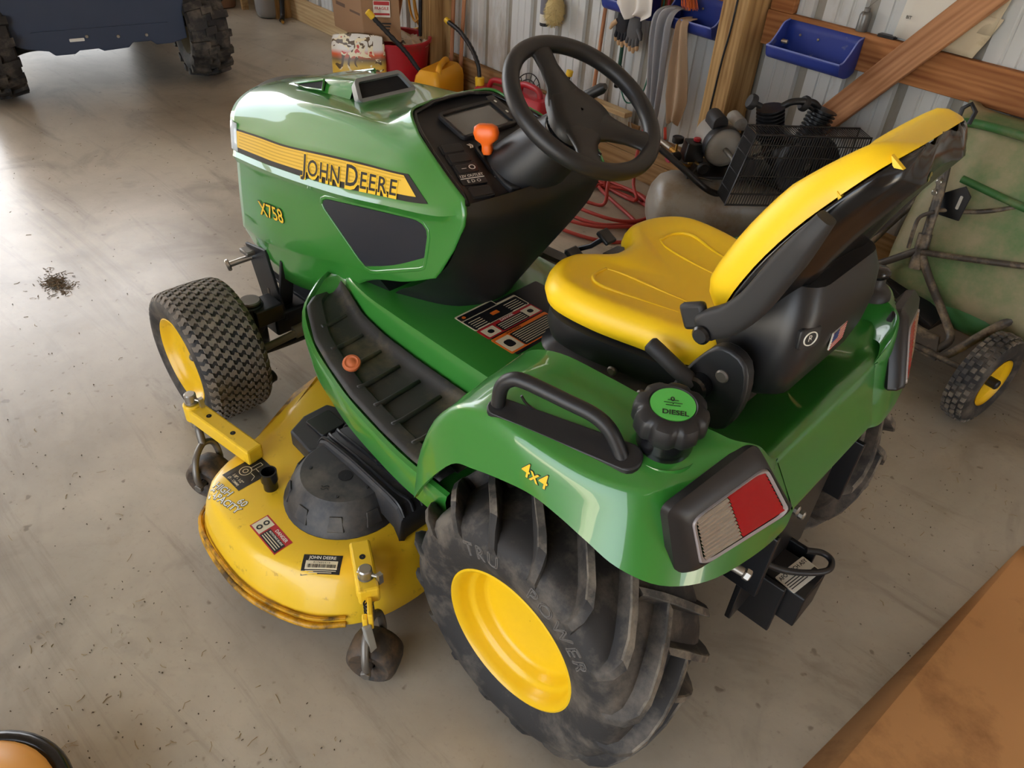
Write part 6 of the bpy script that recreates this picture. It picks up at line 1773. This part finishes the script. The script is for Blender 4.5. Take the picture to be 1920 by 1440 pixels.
obj('motor_shaft', cyl(C(.21,-.25,.545), C(.21,-.05,.545), .012, 12), DSTEEL, AC, smooth=40)
obj('pump_shaft', cyl(C(.50,-.24,.55), C(.47,-.1,.545), .014, 12), DSTEEL, AC, smooth=40)
# pressure switch, gauges, valve and fittings at the near end
BRASS = mat('brass', rgb(190, 150, 80), .3, metal=.9)
ps = obj('pressure_switch', hexa([C(0.055,.0,.462), C(0.145,.0,.462), C(0.145,.085,.462), C(0.055,.085,.462), C(0.064,.006,.545), C(0.136,.006,.545), C(0.136,.08,.545), C(0.064,.08,.545)]), BLKS, AC, smooth=0, bevel=.006)
obj('switch_knob', rcyl(C(0.110,.04,.545), C(0.110,.04,.56), .016, .003, 14), REDP, ps, smooth=40)
obj('manifold', join(rcyl(C(0.100,.04,.43), C(0.100,.04,.465), .012, .002, 10), stube([C(0.080,-.01,.45), C(0.050,-.03,.46), C(0.010,-.02,.475)], .009, 8)), BRASS, AC, smooth=50)
for p, ax_ in ((C(0.030,.06,.53), (0,0,1)), (C(0.120,-.07,.47), tuple(-shaft))):
    g_ = obj('pressure_gauge', lathe([(.001,0),(.024,0),(.026,.004),(.026,.024),(.022,.026),(.021,.022),(.001,.022)], p, ax_, 22), BLKS, AC, smooth=40)
obj('gauge_stem', join(cyl(C(0.030,.06,.475), C(0.030,.06,.532), .006, 8), cyl(C(0.120,-.07,.47), C(0.110,.0,.465), .006, 8)), BRASS, AC, smooth=40)
obj('regulator', rcyl(C(0.000,.02,.475), C(0.045,.045,.475), .020, .005, 18), BLKM, AC, smooth=40)
obj('regulator_knob', rcyl(C(-0.018,.008,.472), C(0.002,.02,.475), .018, .004, 16), mat('faded_red_knob', rgb(176, 60, 80), .4), AC, smooth=40)
obj('outlet_pipe', join(rcyl(C(0.015,.09,.49), C(-0.025,.16,.505), .011, .002, 12), rcyl(C(-0.025,.16,.505), C(-0.050,.215,.515), .014, .002, 6), rcyl(C(-0.050,.215,.515), C(-0.080,.29,.53), .010, .002, 12)), STEEL, AC, smooth=40)
obj('outlet_elbow', join(rcyl(C(0.040,.05,.48), C(0.015,.09,.49), .012, .002, 8)), BRASS, AC, smooth=40)
vh = obj('valve_handle', hexa([C(-0.015,.125,.515), C(0.000,.13,.515), C(0.000,.165,.555), C(-0.015,.16,.555), C(-0.015,.125,.521), C(0.000,.13,.521), C(0.000,.165,.561), C(-0.015,.16,.561)]), mat('red_lever', rgb(206, 62, 40), .4), AC, smooth=0, bevel=.002)
obj('pull_handle', stube([C(0.200,-.17,.40), C(0.160,-.175,.40), C(0.100,-.175,.43), C(0.000,-.14,.50), C(-0.100,-.06,.56), C(-0.140,.0,.58)], .014, 10), BLK, AC, smooth=60)
obj('copper_tube', stube([C(0.120,-.02,.455), C(0.080,-.08,.44), C(0.160,-.12,.43)], .004, 6), DSTEEL, AC, smooth=60)
bk = thing('bucket', 'black bucket standing beside the compressor, mostly behind the yellow seat', 'bucket', W(1.17,.80,0))
obj('bucket_wall', lathe([(.001,.003),(.10,.003),(.105,.008),(.125,.24),(.130,.24),(.130,.25),(.118,.25),(.098,.02),(.001,.02)], W(1.17,.86,0), (0,0,1), 30), BLK, bk, smooth=40)
obj('bucket_handle', stube([W(1.17-.128,.86,.235), W(1.17-.11,.93,.22), W(1.17,.985,.20), W(1.17+.11,.93,.22), W(1.17+.128,.86,.235)], .004, 6), DSTEEL, bk, smooth=60)

# ================================================================= green tipping cart stood on end by the wall
CT = thing('dump_cart', 'dusty green tow cart tipped up against the wall, grimy tube frame and black wheel', 'cart', W(.1,.5,0))
CGREEN = mat('dusty_green_poly', rgb(88, 118, 70), .6, vary=.1, vscale=5, dirt=rgb(150, 140, 108), dirt_amt=.75, dirt_scale=3.5)
CGREEN2 = mat('cleaner_green_poly', rgb(54, 104, 52), .5, vary=.1, vscale=5, dirt=rgb(128, 122, 92), dirt_amt=.35, dirt_scale=4)
FRAMEM = mat('grimy_black_tube', rgb(66, 60, 54), .45, vary=.25, vscale=18, dirt=rgb(142, 126, 102), dirt_amt=.4, dirt_scale=16)
def cart_tub():
    # rows from the low edge up; bottom panel of the tub faces the room, its walls run back to the steel wall
    rows = []
    us = [.50,.46,.38,.1,-.2,-.28,-.32]
    prof = [(.34,.22),(.42,.26),(.46,.33),(.45,.42),(.37,.62),(.29,.80),(.24,.86),(.12,.88)]
    for i, (o_, z) in enumerate(prof):
        row = []
        for j, u in enumerate(us):
            e = 0.0 if 1 < j < 5 else (.06 if j in (1, 5) else .22)
            wob = .06*(z-.2) if j < 3 else (-.06*(z-.2) if j > 3 else 0)
            row.append(W(u+wob, max(.05, o_-e), z+(0.03 if j in (0,6) and i == 0 else 0)))
        rows.append(row)
    A = np.array(rows); B = np.stack([cr(A[:, j], 4) for j in range(A.shape[1])], 1); Cc = np.array([cr(B[i], 4) for i in range(B.shape[0])])
    return grid(Cc)
ctb = obj('cart_tub', cart_tub(), CGREEN, CT, smooth=60, solid=.006); fix_normals(ctb)
obj('tub_rim', stube(wp_([(.52,.20,.70),(.53,.24,.80),(.45,.26,.862),(.2,.27,.875),(-.1,.27,.872),(-.34,.25,.86)]), .016, 10), CGREEN2, CT, smooth=60)
obj('tub_stripe', stube(wp_([(.36,.345,.70),(.1,.36,.68),(-.25,.36,.66)]), .014, 8), CGREEN2, ctb, smooth=60)
obj('tub_belly', xf(lathe([(.001,-.5),(.75,-.42),(1,-.1),(1,.15),(.8,.42),(.001,.5)], (0,0,0), (1,0,0), 26), lambda x, y, z: W(.09+.74*x*.55, .36+.10*y, .27+.085*z)), CGREEN2, CT, smooth=60)
for u in (.22, .10): obj('tub_slot', hexa([W(u,.432,.395), W(u-.012,.432,.395), W(u-.042,.40,.475), W(u-.030,.40,.475), W(u,.437,.395), W(u-.012,.437,.395), W(u-.042,.405,.475), W(u-.030,.405,.475)]), mat('hole_shade', rgb(10,10,10), .9), ctb, smooth=0)  # dark strip painted as the shade inside a slot
# frame tubes and tongue
def ftube(name, pts, r=.014): return obj(name, stube(wp_(pts), r, 10, 5), FRAMEM, CT, smooth=60)
ftube('tongue', [(.345,.475,.40),(.36,.455,.50),(.39,.42,.66),(.43,.38,.80),(.45,.36,.885)], .017)
obj('tongue_sleeve', cyl(W(.342,.478,.385), W(.365,.452,.51), .024, 16), FRAMEM, CT, smooth=40)
hd = obj('hitch_clevis', join(tube(np.array([W(.45,.36,.885), W(.455,.345,.925), W(.435,.34,.945), W(.41,.345,.925), W(.41,.36,.885)]), .008, 8)), BLKS, CT, smooth=60)
ftube('frame_tube', [(.35,.47,.46),(.46,.50,.36),(.60,.54,.25),(.68,.56,.18)])
ftube('frame_tube', [(.34,.475,.44),(.27,.48,.36),(.16,.50,.26),(.11,.53,.215),(.125,.57,.175)], .015)
ftube('frame_tube', [(.50,.30,.55),(.545,.33,.45),(.60,.40,.30),(.66,.46,.20)], .016)
ftube('frame_tube', [(.345,.485,.455),(.20,.46,.485),(0,.42,.53),(-.25,.36,.58)], .011)
ftube('frame_tube', [(-.15,.40,.45),(-.02,.46,.34),(.07,.56,.20),(.10,.60,.165)], .016)
ftube('link_bar', [(.365,.46,.60),(.40,.47,.57),(.395,.50,.54),(.385,.505,.46)], .007)
ftube('link_bar', [(.40,.42,.585),(.34,.40,.60),(.24,.38,.63),(.10,.33,.70),(-.05,.28,.76)], .008)
obj('axle', cyl(W(.72,.60,.172), W(-.03,.605,.172), .011, 12), FRAMEM, CT, smooth=50)
obj('axle_plate', hexa([W(.42,.58,.155), W(.10,.60,.155), W(.10,.615,.155), W(.42,.595,.155), W(.42,.52,.215), W(.14,.54,.215), W(.14,.555,.215), W(.42,.535,.215)]), FRAMEM, CT, smooth=0, bevel=.003)
bp_ = obj('latch_plate', prism([(-.05,-.06),(.05,-.045),(.055,.05),(.02,.075),(-.05,.02)], plane_fn(W(.335,.405,.63), -WU+WN*.3, (0,0,1)), 0, .006), BLKS, CT, smooth=0, bevel=.002)
obj('latch_slot', prism(rrect(.012,.05,.004,2,.025,.015), plane_fn(W(.335,.405,.63), -WU+WN*.3, (0,0,1)), .0061, .0075), mat('pale_metal', rgb(190, 186, 176), .4, metal=.3), bp_, smooth=0)
for z in (.66,.70): obj('tongue_bolt', rcyl(W(.40-.0,.40+.025,z), W(.395,.455,z), .010, .002, 8), STEEL, CT, smooth=40)
obj('scoop_pan', hexa([W(.42,.46,.20), W(.20,.50,.19), W(.18,.36,.20), W(.40,.32,.21), W(.43,.47,.29), W(.19,.52,.22), W(.17,.35,.30), W(.42,.30,.31)]), BLKS, CT, smooth=0, bevel=.004)
# wheel with knobbly tread
def cart_wheel(u0, sgn):
    c = np.array(W(u0, .605, .178)); ax = np.array(W(-1,.12,0))-np.array(W(0,0,0)); ax = ax/np.linalg.norm(ax)*sgn
    prof = [(.088,.030),(.10,.040),(.125,.047),(.148,.044),(.162,.032),(.168,.014),(.169,0)]
    prof = prof+[(r, -h) for r, h in prof[-2::-1]]
    e1 = np.cross(ax, [0,0,1]); e1 /= np.linalg.norm(e1); e2 = np.cross(ax, e1)
    t = obj('cart_tyre', lathe(prof, c, ax, 44), RUB, CT, smooth=50)
    out = []
    for k in range(34):
        for h, ph in ((-.030,0),(-.010,.5),(.010,0),(.030,.5)):
            a = 2*PI*(k+ph)/34; rb = np.interp(abs(h), [0,.014,.032,.044], [.168,.167,.160,.148])
            P = []
            for r in (rb-.002, rb+.007):
                for hh, da in ((h-.007,-.052),(h+.007,-.052),(h+.007,.052),(h-.007,.052)):
                    P.append(c+ax*hh+r*(math.cos(a+da)*e1+math.sin(a+da)*e2))
            out.append(hexa(P))
    q = obj('cart_tread', join(*out), RUBD, t, smooth=0, kind='stuff'); fix_normals(q)
    for s in (1, -1):
        obj('cart_rim', lathe([(.090,.036*s),(.094,.040*s),(.088,.034*s),(.080,.022*s),(.04,.018*s),(.001,.018*s)], c, ax, 32), YEL, t, smooth=40)
    obj('cart_hub', rcyl(c-ax*.05, c+ax*.055, .018, .004, 16), BLKS, t, smooth=40)
cart_wheel(-.06, 1); cart_wheel(.74, 1)

# ================================================================= loose things in the foreground
CARD2 = mat('warm_cardboard', rgb(200, 146, 92), .8, vary=.07, vscale=4, dirt=rgb(140, 92, 52), dirt_amt=.25, dirt_scale=3, bump=.06, bscale=120)
def cardboard():
    # flattened carton: a top sheet rising towards the near end, its side flap folding down to the floor
    far = np.array([-.722,-.905]); near = np.array([-.545,.30]); rows = []
    n = 14
    for i in range(n+1):
        t = i/n
        p = far*(1-t)+near*t
        h = .003+.085*t**1.1
        out = np.array([-.99,.14])
        rows.append([(p[0], p[1], .002), (p[0]+out[0]*(.006+.055*t), p[1], .002+h*.97), (p[0]+out[0]*(.012+.062*t), p[1]+.0, h+.003), (p[0]-.25, p[1]+.03, h+.003-.012*t), (p[0]-.55, p[1]+.07, h*.8+.003), (p[0]-.95, p[1]+.12, h*.6+.003)])
    return grid(rows)
cs = obj('cardboard_sheet', cardboard(), CARD2, smooth=20, solid=.004, label='large sheet of brown cardboard lying on the floor, near corner', cat='cardboard'); fix_normals(cs)
# round orange-yellow tank of some tool with a black band, only its top edge in view
ob_ = thing('tool_tank', 'orange yellow rounded tank with a black band round its edge', 'tank', (.52,1.52,0))
OC = np.array([.50,1.535,.0])
AMBER = mat('amber_plastic', rgb(226, 160, 76), .35, vary=.05)
obj('tank_dome', lathe([(.001,.003),(.15,.003),(.165,.02),(.168,.12),(.165,.15),(.150,.17),(.10,.185),(.001,.19)], OC, (0,0,1), 40), AMBER, ob_, smooth=60)
obj('tank_band', tube(np.array([OC+np.array([.178*math.cos(a), .178*math.sin(a), .13]) for a in np.linspace(0, 2*PI, 49)[:-1]]), .017, 12, closed=True), BLKG, ob_, smooth=60)

# floor debris: dried clippings, grit and one clump
STRAW = mat('dry_clipping', rgb(150, 130, 96), .85); GRIT = mat('dark_grit', rgb(88, 74, 58), .9)
rng = random.Random(21)
def bits(n, areas, lmin, lmax, r):
    out = []
    for _ in range(n):
        x0, x1, y0, y1 = rng.choice(areas); x = rng.uniform(x0, x1); y = rng.uniform(y0, y1)
        a = rng.uniform(0, 2*PI); L = rng.uniform(lmin, lmax); b = rng.uniform(-.6,.6)
        p = np.array([x, y, r*.9]); q = p+np.array([math.cos(a), math.sin(a), 0])*L; m2 = (p+q)/2+np.array([-math.sin(a), math.cos(a), 0])*L*b*.4+np.array([0,0,rng.uniform(0,.004)])
        out.append(tube(np.array([p, m2, q]), r*rng.uniform(.6,1.3), 4))
    return join(*out)
AREA = [(-1.0,.3,-1.6,-.2),(-.6,.4,.9,1.4),(.2,1.6,.9,2.0),(1.2,3.5,.7,2.4),(1.5,4.5,-.6,1.2),(-.5,.4,-1.9,-.6),(.3,1.0,1.0,1.6)]
obj('grass_clippings', bits(420, AREA, .006, .028, .0008), STRAW, smooth=0, kind='stuff', label='dry grass clippings scattered over the concrete floor', cat='clippings')
obj('floor_grit', bits(800, AREA, .0015, .005, .0012), GRIT, smooth=0, kind='stuff', label='dark grit scattered over the concrete floor', cat='grit')
def clump(c, s, n, seed):
    r2 = random.Random(seed); out = []
    for _ in range(n):
        a = r2.uniform(0, 2*PI); d = abs(r2.gauss(0, s)); p = np.array([c[0]+d*math.cos(a)*1.5, c[1]+d*math.sin(a)*.8, .002+max(0, .012-.2*d)*r2.random()])
        b = r2.uniform(0, 2*PI); L = r2.uniform(.006,.022)
        out.append(tube(np.array([p, p+np.array([math.cos(b)*L, math.sin(b)*L, r2.uniform(-.002,.006)])]), .0016, 4))
    return join(*out)
DCL = mat('dark_dried_grass', rgb(112, 95, 72), .9)
for (c, s, n, sd, lb_) in (((2.55,.60),.022,160,1,'small dark clump of dried grass on the floor left of the front wheel'),):
    pass
P0 = W(2.669,2.95,0)
obj('grass_clump', clump(P0, .040, 320, 1), DCL, smooth=0, label='dark clump of dried grass on the floor left of the front wheel', cat='grass clump', kind='stuff')
